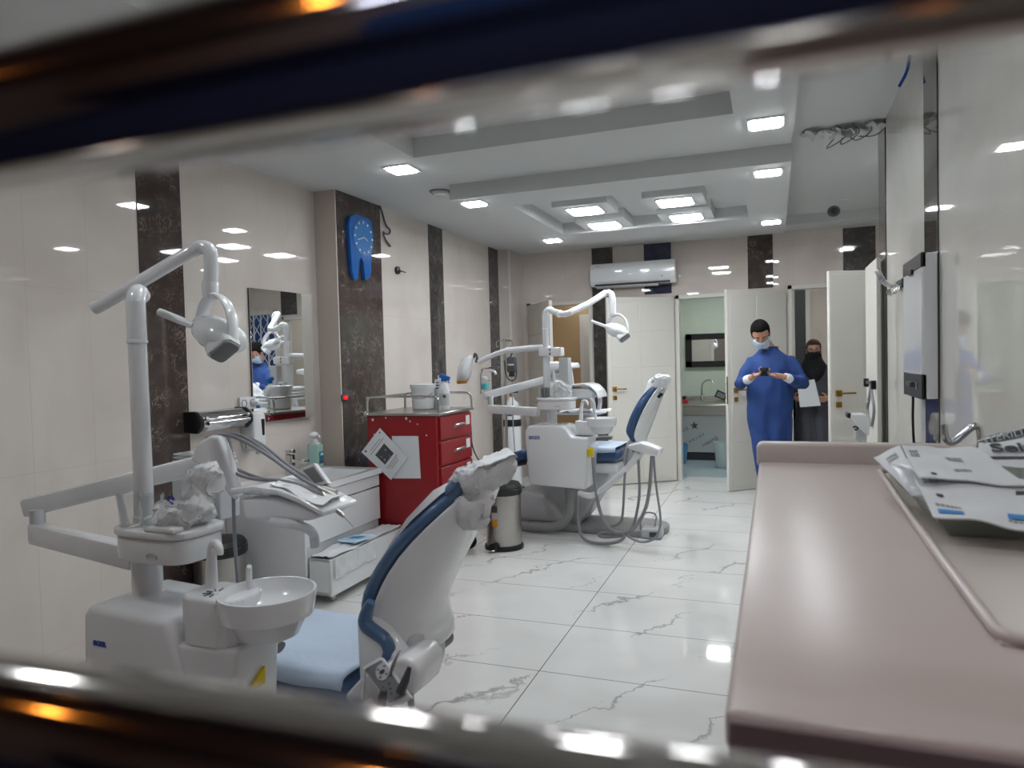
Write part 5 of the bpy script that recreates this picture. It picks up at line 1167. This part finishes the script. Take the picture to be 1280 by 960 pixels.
for i in range(3):
    y0 = cy0+.06+i*(cy1-cy0-.1)/3; y1 = y0+(cy1-cy0-.1)/3-.01
    d = MB().box2((cx0+.012, y0, .12), (cx0+.03, y1, CT-.07), .004, 1).build('door', 'tan', t); MB().tube([V(cx0-.012, y1-.05, .75), V(cx0-.012, y1-.05, .90)], .006, 8).build('handle', 'chrome', d)
MB().box2((cx0+.06, cy0+.06, 0), (XR-.02, cy1-.04, .08)).build('plinth', 'dgrey', t)
# steel drainboard with a rolled rim let into the counter
c1, c2 = Pz(1097, 588, CT+.008), Pz(1252, 800, CT+.008)
t = thing('drainboard', ((c1.x+XR)/2, (c1.y+c2.y)/2, CT), 'satin steel drainboard with rolled rim let into the tan counter', 'drainboard')
rx = XR-.03
MB().tube([V(rx, c2.y, CT+.008), V(c2.x+.03, c2.y, CT+.008), V(c2.x+.008, c2.y+.008, CT+.008), V(c2.x, c2.y+.04, CT+.008), V(c1.x, c1.y-.03, CT+.008), V(c1.x+.008, c1.y-.008, CT+.008), V(c1.x+.03, c1.y, CT+.008), V(rx, c1.y, CT+.008), V(rx, c2.y, CT+.008)], .008, 12, 1).build('rim', 'tan', t)
MB().prism([(c2.x, c2.y), (rx, c2.y), (rx, c1.y), (c1.x, c1.y)], XY, CT, CT+.004).build('pan', pmat('beige_satin_steel', '#c6bdb3', .25, spec=.6), t)
# flared steel pan holding the pouches
z0 = CT+.005; b1 = Pz(1187, 669, z0); pw = .40
x0, x1, y0, y1 = b1.x, rx-.03, b1.y, c1.y-.08
t = thing('steel_pan', ((x0+x1)/2, (y0+y1)/2, z0), 'flared grey steel pan full of sterilization pouches on the counter', 'pan')
m_ = MB(); fl, hh = .03, .042
o0 = [(x0, y0), (x1, y0), (x1, y1), (x0, y1)]; o1 = [(x0-fl, y0-fl*.6), (x1+fl*.3, y0-fl*.6), (x1+fl*.3, y1+fl), (x0-fl, y1+fl)]
cen = ((x0+x1)/2, (y0+y1)/2); inn = lambda P_, e: [(cen[0]+(x-cen[0])*(1-e), cen[1]+(y-cen[1])*(1-e)) for x, y in P_]
rings = [[V(x, y, z0) for x, y in o0], [V(x, y, z0+hh) for x, y in o1], [V(x, y, z0+hh) for x, y in inn(o1, .03)], [V(x, y, z0+.004) for x, y in inn(o0, .03)]]
m_.loft(rings); m_.build('pan', pmat('dull_grey_green_steel', '#8f948d', .3), t, 30)
# pouches
def pouch(pts, label, seed, marks=(), mat='paper', amp=.008):
    P4 = [Py(x, y, Y) for x, y, Y in pts]; ctr = sum(P4, V(0, 0, 0))/4
    t = thing('sterilization_pouch', ctr, label, 'pouch', 'sterilization pouches in the steel pan')
    a, b, c, d = P4; n = (b-a).cross(d-a).normalized()
    if n.dot(CO-a) < 0: n = -n
    fn = crinkle(amp, 2.6, seed)
    m_ = MB(); m_.quad(a, b, c, d, 16, 12, fn, .003, n); m_.build('paper_side', mat, t, 60)
    def at(u, v, o): return a*(1-u)*(1-v)+b*u*(1-v)+c*u*v+d*(1-u)*v+fn(u, v)+n*o
    for (nm, mt, u0, v0, u1, v1, kind) in marks:
        q = MB()
        if kind == 'bar': q.quad(at(u0, v0, .002), at(u1, v0, .002), at(u1, v1, .002), at(u0, v1, .002), 1, 1, None, .0008, n)
        else:
            r = kind
            for i in range(r):
                va = v0+(v1-v0)*i/r; vb = va+(v1-v0)/r*.5; u = u0
                rnd = random.Random(seed*10+i)
                while u < u1-.01:
                    w_ = min(rnd.uniform(.012, .045), u1-u); q.quad(at(u, va, .002), at(u+w_, va, .002), at(u+w_, vb, .002), at(u, vb, .002), 1, 1, None, .0006, n); u += w_+.012
        q.build(nm, mt, t)
    return t, at, n
pouch([(1222, 551, 1.92), (1330, 522, 1.92), (1340, 560, 1.80), (1225, 560, 1.85)], 'hindmost sterilization pouch, dark lettered strip rising at the right of the pan', 2.3)
tq, at, nn = pouch([(1225, 556, 1.80), (1345, 538, 1.80), (1350, 590, 1.70), (1210, 580, 1.73)], 'sterilization pouch with large dark lettering at the right edge of the pan', 4.1, (('dark_wedge', 'ink', .18, .64, .95, .74, 'bar'),), amp=.004)
u_ = (at(.6, .35, 0)-at(.3, .35, 0)).normalized(); v_ = nn.cross(u_)
if v_.z < 0: v_ = -v_
text_obj('lettering', 'Self', at(.19, .54, .006), u_, v_, .052, 'ink', tq, .0006, .001)
b_ = [o for o in COL.objects if o.get('label', '').startswith('hindmost steril')][0]
uu = (Py(1330, 524, 1.92)-Py(1222, 553, 1.92)).normalized(); vv = V(0, -.3, 1); nn2 = uu.cross(vv).normalized(); vv = nn2.cross(uu)
qb = MB(); qb.quad(Py(1222, 556, 1.88), Py(1330, 534, 1.88), Py(1330, 522, 1.89), Py(1222, 552, 1.89), 1, 1, None, .002); qb.build('dark_strip', 'ink', b_)
text_obj('strip_lettering', 'STERILIZATION', Py(1228, 555, 1.865), (Py(1330, 533, 1.865)-Py(1228, 555, 1.865)), vv, .026, 'paper', b_, .0006)
pouch([(1128, 556, 1.75), (1216, 560, 1.77), (1285, 606, 1.60), (1148, 598, 1.60)], 'broad sterilization pouch across the middle of the pan with two small print blocks', 6.2,
      (('print_block', 'inkl', .05, .12, .17, .38, 3), ('print_block', 'inkl', .45, .35, .64, .50, 2), ('print_block', 'inkl', .42, .72, .60, .84, 1), ('stamp', 'ink', .15, .86, .20, .92, 'bar')))
pouch([(1092, 572, 1.86), (1124, 557, 1.92), (1150, 606, 1.66), (1138, 617, 1.60)], 'small narrow sterilization pouch sticking out over the drainboard rim at the left of the pan', 8.4, (('print_block', 'inkl', .3, .15, .75, .3, 2),), amp=.004)
pouch([(1112, 580, 1.80), (1150, 570, 1.80), (1172, 618, 1.60), (1140, 620, 1.58)], 'second narrow sterilization pouch at the left, under the one sticking out', 3.7, (), 'film_w', .01)
pouch([(1142, 592, 1.66), (1300, 598, 1.66), (1305, 663, 1.44), (1166, 645, 1.46)], 'front sterilization pouch hanging over the near wall of the pan with blue stripes', 1.9,
      (('print_block', 'inkl', .06, .10, .30, .20, 2), ('stamp', 'ink', .13, .48, .19, .55, 'bar'), ('blue_stripe', 'inklb', .07, .85, .30, .93, 'bar'), ('print_block', 'inkl', .07, .74, .30, .82, 1), ('blue_stripe', 'inklb', .70, .78, .95, .86, 'bar'), ('print_block', 'inkl', .70, .88, .95, .93, 1), ('stamp', 'ink', .80, .32, .9, .38, 'bar')), amp=.010)
# bent chrome tap behind the pouches
q = lambda x, y, Y=2.12: Py(x, y, Y)
t = thing('bent_tap', V(q(1190, 552).x, 2.12, CT), 'bent chrome tube tap behind the pouches at the back of the counter', 'tap')
MB().tube([q(1180, 531), q(1181, 545), q(1185, 553), q(1193, 553), q(1204, 543), q(1216, 533), q(1222, 532), q(1225, 538), q(1226, 560), V(q(1226, 560).x, 2.12, CT)], .009, 12, 2).build('tube', 'chrome', t); MB().lathe([(.022, 0), (.022, .02), (.012, .03)], V(q(1226, 560).x, 2.12, CT), 16).build('base_ring', 'chrome', t)
# x-ray film viewer on the right wall
y0, y1, xf = 3.56, 4.02, .609; zt_, zb_ = Py(1154, 316, y0).z, Py(1154, 499, y0).z
t = thing('film_viewer', (XR, (y0+y1)/2, zb_), 'white wall x-ray film viewer with black end strips on the right wall', 'film viewer')
MB().box2((xf+.004, y0, zb_), (XR-.008, y1, zt_), .004, 1).build('housing', 'white', t)
MB().box2((xf, y0+.004, zb_+.105), (xf+.01, y1-.004, zt_-.06), .002, 1).build('screen', 'white_m', t)
MB().box2((xf-.002, y0, zt_-.062), (xf+.02, y1+.002, zt_+.004), .003, 1).build('clip_strip', 'black', t); bp = MB().box2((xf-.002, y0, zb_-.002), (xf+.02, y1+.002, zb_+.11), .003, 1).build('control_strip', 'black', t)
MB().box2((xf-.02, y0+.19, zb_+.045), (xf, y0+.30, zb_+.07), .006, 2).build('rocker_knob', 'dgrey', bp); MB().box2((xf-.010, y0+.09, zb_+.04), (xf, y0+.115, zb_+.07), .003, 1).build('switch', 'chrome', bp); MB().box2((xf-.006, y0+.33, zb_+.045), (xf, y0+.345, zb_+.065), .002, 1).build('switch', 'chrome', bp)
MB().box2((xf-.012, y0+.18, zt_-.075), (xf, y0+.26, zt_-.05), .003, 1).build('film_clip', 'black', t)
MB().tube([V(xf+.01, y0+.28, zb_), V(xf+.005, y0+.27, zb_-.15), V(xf+.02, y0+.26, zb_-.40), V(xf+.01, y0+.3, zb_-.6)], .006, 8, 2).build('power_cord', 'black', t)
# coat hooks
p0, p1 = Px(1132, 352, XR), Px(1124, 356, XR); t = thing('coat_hook_rail', (XR, (p0.y+p1.y)/2, p0.z), 'chrome rail of curved coat hooks on the right wall beyond the film viewer', 'coat hooks')
MB().box2((XR-.02, p0.y, p0.z-.03), (XR-.004, p1.y, p0.z+.02), .004, 1).build('rail', 'dgrey', t)
for i in range(5):
    y = p0.y+.04+(p1.y-p0.y-.08)*i/4; z = p0.z-.01
    h_ = MB(); h_.tube([V(XR-.02, y, z), V(XR-.06, y, z-.005), V(XR-.10, y, z+.03), V(XR-.125, y, z+.09)], .005, 8, 2); h_.ell(V(XR-.125, y, z+.09), .007, None, 8); h_.tube([V(XR-.02, y, z-.01), V(XR-.04, y, z-.05), V(XR-.065, y, z-.05), V(XR-.07, y, z-.02)], .004, 8, 2); h_.build('hook', 'chrome', t)
# cable clip and hanging cable on the edge-on door panel
q = lambda x, y: Px(x, y, .625); p = q(1090, 480); t = thing('hanging_cable', p, 'grey cable loop hanging from a black double clip on the edge-on door', 'cable')
ys = sorted((q(1084, 480).y, q(1094, 480).y))
MB().box2((.60, ys[0], p.z-.03), (.632, ys[0]+.035, p.z+.03), .006, 2).build('clip', 'black', t); MB().box2((.60, ys[1]-.035, p.z-.03), (.632, ys[1], p.z+.03), .006, 2).build('clip', 'black', t); MB().box2((.612, ys[0], p.z-.005), (.632, ys[1], p.z+.015)).build('clip_bar', 'dgrey', t)
MB().tube([q(1089, 484), q(1087, 494), q(1084, 510), q(1086, 524), q(1089, 534), q(1092, 522), q(1093, 508), q(1090, 494), q(1089, 484)], .010, 8, 2).build('cable_loop', 'hose', t)
# white device on a post behind the counter
Yd = 4.55; q = lambda x, y, d=0: Py(x, y, Yd+d)
t = thing('curing_device', V(q(1078, 540).x, Yd, 0), 'white tilted device head on a stand behind the counter, near the right wall', 'device')
pl = [(q(x, y).x, q(x, y).z) for x, y in ((1063, 518), (1084, 518), (1088, 536), (1086, 546), (1080, 541), (1064, 524))]
MB().prism(pl, lambda u, v, w: V(u, w, v), Yd, Yd+.16, .012, 2).build('head', 'white', t)
MB().box(q(1062, 520)+V(0, .08, 0), (.022, .12, .03), .006, 2).build('button', 'black', t); MB().box(q(1077, 543)+V(0, .06, -.01), (.06, .08, .06), .008, 2).build('neck', 'grey_m', t)
MB().tube([q(1077, 548)+V(0, .06, 0), V(q(1077, 548).x, Yd+.06, .05)], .022, 14).build('post', 'white', t); MB().lathe([(.16, 0), (.16, .02), (.05, .045)], V(q(1077, 548).x, Yd+.06, 0), 24).build('foot', 'grey_m', t)
MB().tube([q(1066, 534), q(1070, 533), q(1074, 537), q(1068, 537)], .006, 8, 1).build('handle', 'dgrey', t)
# ------------------------------------------------------------------ people
def capsule(mb, pts, rs, n=14, smooth=1):
    mb.tube(pts, rs, n, smooth); mb.ell(pts[0], rs[0], None, 12); mb.ell(pts[-1], rs[-1], None, 12)
def rings_loft(mb, F, secs, n=28, e=1.0):
    """sections (x, y, z, half width, half depth) in the figure's frame"""
    rg = []
    for x, y, z, a, b in secs:
        rg.append([F(x+a*math.copysign(abs(math.cos(2*PI*k/n))**e, math.cos(2*PI*k/n)), y+b*math.copysign(abs(math.sin(2*PI*k/n))**e, math.sin(2*PI*k/n)), z) for k in range(n)])
    mb.loft(rg)
def hand(mb, wrist, palm, fdir, nrm, thumb_dir, curl=.5, s=1.0):
    """palm ellipsoid, four unequal curled fingers and a side thumb"""
    wrist, palm, fdir, nrm, thumb_dir = map(Vector, (wrist, palm, fdir, nrm, thumb_dir)); fdir.normalize(); nrm = (nrm-fdir*nrm.dot(fdir)).normalized(); side = fdir.cross(nrm).normalized()
    if side.dot(thumb_dir) < 0: side = -side
    R = Matrix((fdir, side, nrm)).transposed()
    capsule(mb, [wrist, wrist*.5+palm*.5, palm-fdir*.02*s], [.026*s, .026*s, .026*s], 12)
    mb.ell(palm, (.048*s, .042*s, .017*s), R, 16)
    for i, (off, L) in enumerate(((.030, .072), (.010, .080), (-.010, .075), (-.029, .058))):
        p0 = palm+fdir*.035*s+side*off*s; p1 = p0+(fdir*math.cos(curl*.5)+nrm*math.sin(curl*.5))*L*.45*s; p2 = p1+(fdir*math.cos(curl*1.6)+nrm*math.sin(curl*1.6))*L*.33*s; p3 = p2+(fdir*math.cos(curl*2.4)+nrm*math.sin(curl*2.4))*L*.26*s
        capsule(mb, [p0, p1, p2, p3], [.0092*s, .0088*s, .0080*s, .0068*s], 10, 0)
    t0 = palm-fdir*.022*s+side*.034*s; t1 = t0+(side*.6+fdir*.5+nrm*.35).normalized()*.034*s; t2 = t1+(fdir*.8+side*.15+nrm*.5).normalized()*.030*s
    capsule(mb, [palm-fdir*.02*s+side*.015*s, t0, t1, t2], [.012*s, .0115*s, .0100*s, .0080*s], 10, 0)
def head_parts(mb, Fh, s=1.0):
    """head in its own frame: x right, y towards the face, z up, centre between the ears"""
    def E(c, r): 
        e = bmesh.new(); bmesh.ops.create_uvsphere(e, u_segments=24, v_segments=16, radius=1)
        for v in e.verts: v.co = Fh(*( (c[i]+v.co[i]*r[i])*s for i in range(3)))
        mb._merge(e)
    E((0, -.010, .035), (.076, .094, .088)); E((0, .022, -.030), (.062, .066, .088)); E((0, .045, -.085), (.036, .040, .032))
    E((0, .080, -.005), (.013, .020, .032)); E((0, .094, -.027), (.014, .016, .013)); E((0, .072, .026), (.052, .014, .010))
    E((0, .076, -.060), (.026, .012, .008)); E((0, .074, -.071), (.022, .012, .008))
    for sx in (-1, 1):
        E((sx*.076, -.008, -.010), (.010, .020, .033)); E((sx*.040, .058, -.025), (.022, .022, .022)); E((sx*.030, .074, .008), (.013, .008, .006))
def person(name, org, yaw, label, head_c, tilt, roll, hscale, torso, shoulders, elbows, wrists, palms, hips, knees, ankles, clothes_secs, cloth_mat, hand_args, neck):
    c, s_ = math.cos(yaw), math.sin(yaw); O_ = Vector(org)
    F = lambda x, y, z: O_+V(x*c-y*s_, x*s_+y*c, z)     # x to the picture right, y away from the camera
    t = thing(name, O_, label, 'person')
    hc = Vector(head_c); Rt = Matrix.Rotation(roll, 3, 'Y') @ Matrix.Rotation(tilt, 3, 'X')
    def Fh(x, y, z): q = Rt @ V(x, -y, z); return F(*(hc+q))
    b = MB()
    rings_loft(b, F, torso); head_parts(b, Fh, hscale)
    capsule(b, [F(*neck), Fh(0, -.02, -.05)], [.058, .055], 16)
    for i in (0, 1):
        capsule(b, [F(*shoulders[i]), F(*elbows[i]), F(*wrists[i])], [.050, .040, .027], 14, 0)
        capsule(b, [F(*hips[i]), F(*knees[i]), F(*ankles[i])], [.085, .055, .038], 14, 0)
        q = V(*ankles[i]); capsule(b, [F(q.x, q.y+.03, .045), F(q.x, q.y-.06, .04), F(q.x, q.y-.15, .03)], [.038, .036, .028], 12, 0)
    vec = lambda d: (F(*d)-F(0, 0, 0))
    for i in (0, 1):
        a = hand_args[i]; hand(b, F(*wrists[i]), F(*palms[i]), vec(a[0]), vec(a[1]), vec(a[2]), a[3])
    body = b.build('body', 'skin', t, 60, remesh=.0055, smooth_it=3)
    g = MB(); rings_loft(g, F, clothes_secs)
    for i in (0, 1):
        sh, el, wr = V(*shoulders[i]), V(*elbows[i]), V(*wrists[i])
        capsule(g, [F(*(sh*.75+V(*neck)*.25+V(0, 0, -.05))), F(*sh), F(*(sh*.5+el*.5)), F(*el), F(*(el*.5+wr*.5)), F(*(el*.22+wr*.78))], [.062, .070, .070, .066, .054, .042], 16, 0)
    for v in g.bm.verts: v.co += v.normal*0
    gown = g.build('gown' if cloth_mat == 'gown' else 'coat', cloth_mat, t, 60, remesh=.011, smooth_it=16)
    tr_ = MB()
    for i in (0, 1):
        h_, k_, a_ = V(*hips[i]), V(*knees[i]), V(*ankles[i]); tr_.tube([F(*h_), F(*k_), F(*(a_+V(0, 0, .03)))], [.105, .085, .068], 18, 1)
    tr_.build('trousers', cloth_mat, t, 60)
    for me_, am in ((gown.data, .020),):
        me_.update()
        nr = [v.normal.copy() for v in me_.vertices]
        for v, n_ in zip(me_.vertices, nr):
            k_ = V(v.co.x*7+org[1], v.co.y*7, v.co.z*3.2+v.co.x*2); d = noise.noise(k_)*am+noise.noise(k_*2.3)*am*.5
            if v.co.z < 1.0 and abs(v.co.x) < .18: d -= .05*math.exp(-((v.co.x+.02)/.045)**2)*min(1, (1.0-v.co.z)*4)
            v.co += n_*d
    return t, F, Fh, body, gown
def hair_cap(Fh, s, t, mat, name, r=(.083, .100, .094), face=True, low=-.03):
    e = bmesh.new(); bmesh.ops.create_uvsphere(e, u_segments=40, v_segments=28, radius=1)
    for v in e.verts:
        p = V(v.co.x*r[0], -.012+v.co.y*r[1], .038+v.co.z*r[2]); k_ = 1+.03*noise.noise(p*60)
        if p.z > .03: k_ += .05*max(0, (p.z-.03)/.1)
        p = V(p.x*k_, p.y*k_, p.z*k_)
        hid = (p.y > .045 and p.z < .072) or p.z < low-.03*(1 if p.y < 0 else 0) or (p.y > .02 and p.z < .03)
        if hid: p = V(p.x*.72, p.y*.72, p.z*.72)
        v.co = Fh(*(p*s))
    m_ = MB(); m_._merge(e); return m_.build(name, mat, t, 70)
def face_mask(Fh, s, t, mat, z0=-.012, z1=-.118, name='face_mask'):
    m_ = MB(); nu, nv = 18, 12
    def P(u, v, o):
        a = (u-.5)*2*1.22; z = z0+(z1-z0)*v+ .012*abs(u-.5)*2*(.5-v)*2
        ry = (.100 if v < .35 else .100-.030*(v-.35)/.65)+(.012*(1-abs(u-.5)*4) if abs(u-.5) < .25 and v < .6 else 0)+o; rx = .074-.012*v+o
        return Fh(*(V(rx*math.sin(a), .006+ry*math.cos(a)+.003*math.sin(v*4*PI), z)*s))
    g0 = [[m_.bm.verts.new(P(i/nu, j/nv, 0)) for i in range(nu+1)] for j in range(nv+1)]; g1 = [[m_.bm.verts.new(P(i/nu, j/nv, .004)) for i in range(nu+1)] for j in range(nv+1)]
    for j in range(nv):
        for i in range(nu): m_.bm.faces.new((g0[j][i], g0[j][i+1], g0[j+1][i+1], g0[j+1][i])); m_.bm.faces.new((g1[j][i], g1[j+1][i], g1[j+1][i+1], g1[j][i+1]))
    ed = lambda g: g[0][:]+[g[j][-1] for j in range(1, nv+1)]+g[-1][-2::-1]+[g[j][0] for j in range(nv-1, 0, -1)]
    e0, e1 = ed(g0), ed(g1)
    for q in range(len(e0)): m_.bm.faces.new((e0[q], e1[q], e1[(q+1) % len(e0)], e0[(q+1) % len(e0)]))
    o = m_.build(name, mat, t, 60)
    for sx in (-1, 1): MB().tube([Fh(*(V(sx*.07, .03, z0-.01)*s)), Fh(*(V(sx*.084, .0, .0)*s)), Fh(*(V(sx*.084, -.02, -.02)*s)), Fh(*(V(sx*.066, .03, z1+.03)*s))], .0018, 6, 1).build('ear_loop', mat, o)
    return o
def eyes(Fh, s, t, look=-.4):
    for sx in (-1, 1): MB().tube([Fh(*(V(sx*.012, .088, .022)*s)), Fh(*(V(sx*.030, .085, .028)*s)), Fh(*(V(sx*.050, .074, .022)*s))], [.003, .004, .002], 8, 1).build('eyebrow', 'hair', t)
    for sx in (-1, 1):
        e = MB(); e.ell(Fh(*(V(sx*.031, .064, .002)*s)), .0125*s, None, 14); eo = e.build('eye', 'paper', t)
        p = Fh(*(V(sx*.031, .0745, .000)*s)); i_ = MB(); i_.ell(p, .0052*s, None, 10); i_.build('iris', 'black', eo)
# man with the phone
YM = 7.1; X0 = Py(962, 440, YM).x
NK = (.0, -.01, 1.52)
man, F, Fh, body, gown = person('person', (X0, YM, 0), .0, 'man in a blue surgical gown and pale blue mask looking down at a phone',
    (-.075, -.115, 1.66), .60, -.10, 1.04,
    [(0, 0, .86, .13, .09), (0, 0, .95, .165, .11), (0, 0, 1.08, .15, .10), (0, 0, 1.22, .165, .115), (0, 0, 1.36, .18, .115), (0, 0, 1.44, .155, .09), (0, 0, 1.50, .08, .065)],
    [(-.165, 0, 1.41), (.165, 0, 1.41)], [(-.275, -.06, 1.20), (.285, -.06, 1.20)], [(-.165, -.29, 1.265), (.13, -.29, 1.27)], [(-.115, -.335, 1.292), (.035, -.335, 1.29)],
    [(-.09, 0, .88), (.09, 0, .88)], [(-.07, -.07, .50), (.10, .03, .50)], [(-.02, -.06, .09), (.10, .10, .09)],
    [(.01, 0, .34, .115, .11), (.0, -.01, .50, .135, .125), (-.01, -.01, .68, .165, .135), (-.01, 0, .85, .19, .15), (-.005, 0, .98, .205, .155), (0, 0, 1.10, .205, .15), (0, 0, 1.22, .20, .15), (0, 0, 1.34, .205, .145), (0, 0, 1.41, .20, .125), (0, 0, 1.465, .155, .105), (0, 0, 1.50, .105, .09), (0, -.005, 1.525, .085, .08), (0, -.01, 1.55, .066, .066)],
    'gown', [((.8, -.45, .25), (.2, -.3, .9), (-.2, -.2, 1), .8), ((-.85, -.40, .18), (-.2, -.3, .9), (.2, -.2, 1), .8)], NK)
for i, (w, e) in enumerate((((-.165, -.29, 1.265), (-.275, -.06, 1.20)), ((.13, -.29, 1.27), (.285, -.06, 1.20)))):
    w, e = V(*w), V(*e); d = (w-e).normalized(); MB().tube([F(*(w-d*.075)), F(*(w-d*.06)), F(*(w-d*.005)), F(*(w+d*.004))], [.044, .042, .036, .032], 16).build('cuff', 'cuff', man)
hair_cap(Fh, 1.04, man, 'hair', 'hair'); face_mask(Fh, 1.04, man, 'mask', -.016, -.100); eyes(Fh, 1.04, man)
nk = MB(); nk.tube([F(*(V(*NK)+V(.074*math.cos(2*PI*k/20), .070*math.sin(2*PI*k/20), .022))) for k in range(21)], .007, 8); nk.build('neckline', 'gown', man)
for sx in (-1, 1): MB().tube([F(sx*.02-.03, -.05+(-.06 if sx < 0 else .1)-.12, .03), F(sx*.06, -.02, .04)], .02, 8)
for q in ((-.02, -.06), (.10, .10)):
    s_ = MB(); rings_loft(s_, F, [(q[0], q[1]-.05, 0, .048, .13), (q[0], q[1]-.05, .03, .05, .132), (q[0], q[1]-.035, .065, .045, .11), (q[0], q[1]+.01, .095, .042, .055)]); s_.build('shoe', 'shoe', man)
pc = F(-.045, -.375, 1.322)
t = thing('smartphone', pc, 'black smartphone held in both hands by the man in blue', 'phone'); Rp = Matrix.Rotation(-.55, 3, 'X')
MB().box(pc, (.078, .150, .009), .004, 2, Rp).build('case', 'black', t); MB().box(pc+Rp @ V(0, 0, .0048), (.070, .140, .0012), .0004, 1, Rp).build('screen', 'dgrey', t)
# woman in the hallway
YW = 8.98; X1 = Py(1017, 440, YW).x; NK = (.01, 0, 1.38)
wom, F, Fh, body, coat = person('person', (X1, YW, 0), .0, 'woman in dark coat, black headscarf and mask holding paper in the right doorway', (0, -.02, 1.505), .06, .0, .98,
    [(0, 0, .80, .13, .09), (0, 0, .90, .165, .115), (0, 0, 1.04, .13, .10), (0, 0, 1.18, .145, .11), (0, 0, 1.29, .155, .10), (0, 0, 1.35, .12, .08), (0, 0, 1.38, .07, .06)],
    [(-.165, 0, 1.29), (.165, 0, 1.29)], [(-.235, -.02, 1.02), (.235, -.02, 1.02)], [(-.215, -.20, .97), (.14, -.22, .96)], [(-.195, -.255, .965), (.09, -.255, .955)],
    [(-.085, 0, .82), (.085, 0, .82)], [(-.085, -.02, .46), (.085, -.02, .46)], [(-.08, 0, .09), (.08, 0, .09)],
    [(0, 0, .12, .22, .17), (0, 0, .45, .215, .165), (0, 0, .80, .21, .155), (0, 0, .95, .20, .15), (0, 0, 1.06, .175, .135), (0, 0, 1.18, .18, .14), (0, 0, 1.28, .185, .125), (0, 0, 1.345, .13, .10), (0, 0, 1.385, .07, .07)],
    'coat', [((.65, -.7, .0), (.5, .6, .3), (0, 0, 1), .7), ((-.75, -.6, .0), (-.5, .6, .3), (0, 0, 1), .7)], NK)
# scarf: brown band over the hair, black drape round face and shoulders
hair_cap(Fh, .98, wom, 'brownscarf', 'under_scarf', (.084, .102, .094), low=-.06)
sc = MB(); rings_loft(sc, F, [(0, .02, 1.545, .070, .085), (0, .02, 1.50, .092, .100), (0, .015, 1.44, .090, .098), (0, 0, 1.39, .100, .105), (0, -.01, 1.33, .150, .135), (0, -.02, 1.26, .150, .150), (0, -.06, 1.19, .085, .115), (0, -.08, 1.14, .035, .085)])
for v in sc.bm.verts:       # opened in front of the eyes
    q = v.co-F(0, 0, 0)
    if q.z > 1.475 and q.y < -.02: v.co = F(q.x*.85, q.y+.07, q.z)
    v.co += Vector((noise.noise(v.co*9), noise.noise(v.co*9+V(4, 2, 1)), 0))*.012
sc.build('head_scarf', 'scarf', wom, 60, sub=1)
face_mask(Fh, .98, wom, 'maskb'); eyes(Fh, .98, wom)
gl = MB()
for sx in (-1, 1):
    gl.tube([Fh(sx*.034+.026*math.cos(2*PI*k/20), .098, .0+.020*math.sin(2*PI*k/20)) for k in range(21)], .0022, 6); gl.tube([Fh(sx*.060, .097, .004), Fh(sx*.080, .02, .004)], .002, 6)
gl.tube([Fh(-.008, .098, .003), Fh(.008, .098, .003)], .002, 6); gl.build('glasses', 'chrome', wom)
for q in ((-.08, 0), (.08, 0)):
    s_ = MB(); rings_loft(s_, F, [(q[0], q[1]-.05, 0, .045, .12), (q[0], q[1]-.05, .03, .046, .12), (q[0], q[1]-.03, .06, .042, .10), (q[0], q[1]+.01, .09, .04, .055)]); s_.build('shoe', 'shoe', wom)
a, b, c, d = [Py(x, y, YW-Yo) for x, y, Yo in ((996, 478, .33), (1018, 474, .33), (1026, 507, .31), (1000, 509, .31))]
t = thing('held_paper', (a+b+c+d)/4, 'white sheet of paper held by the woman in the doorway', 'paper'); MB().quad(a, b, c, d, 8, 8, lambda u, v: V(0, .006*math.sin(u*3), 0), .002).build('page', 'paper', t)
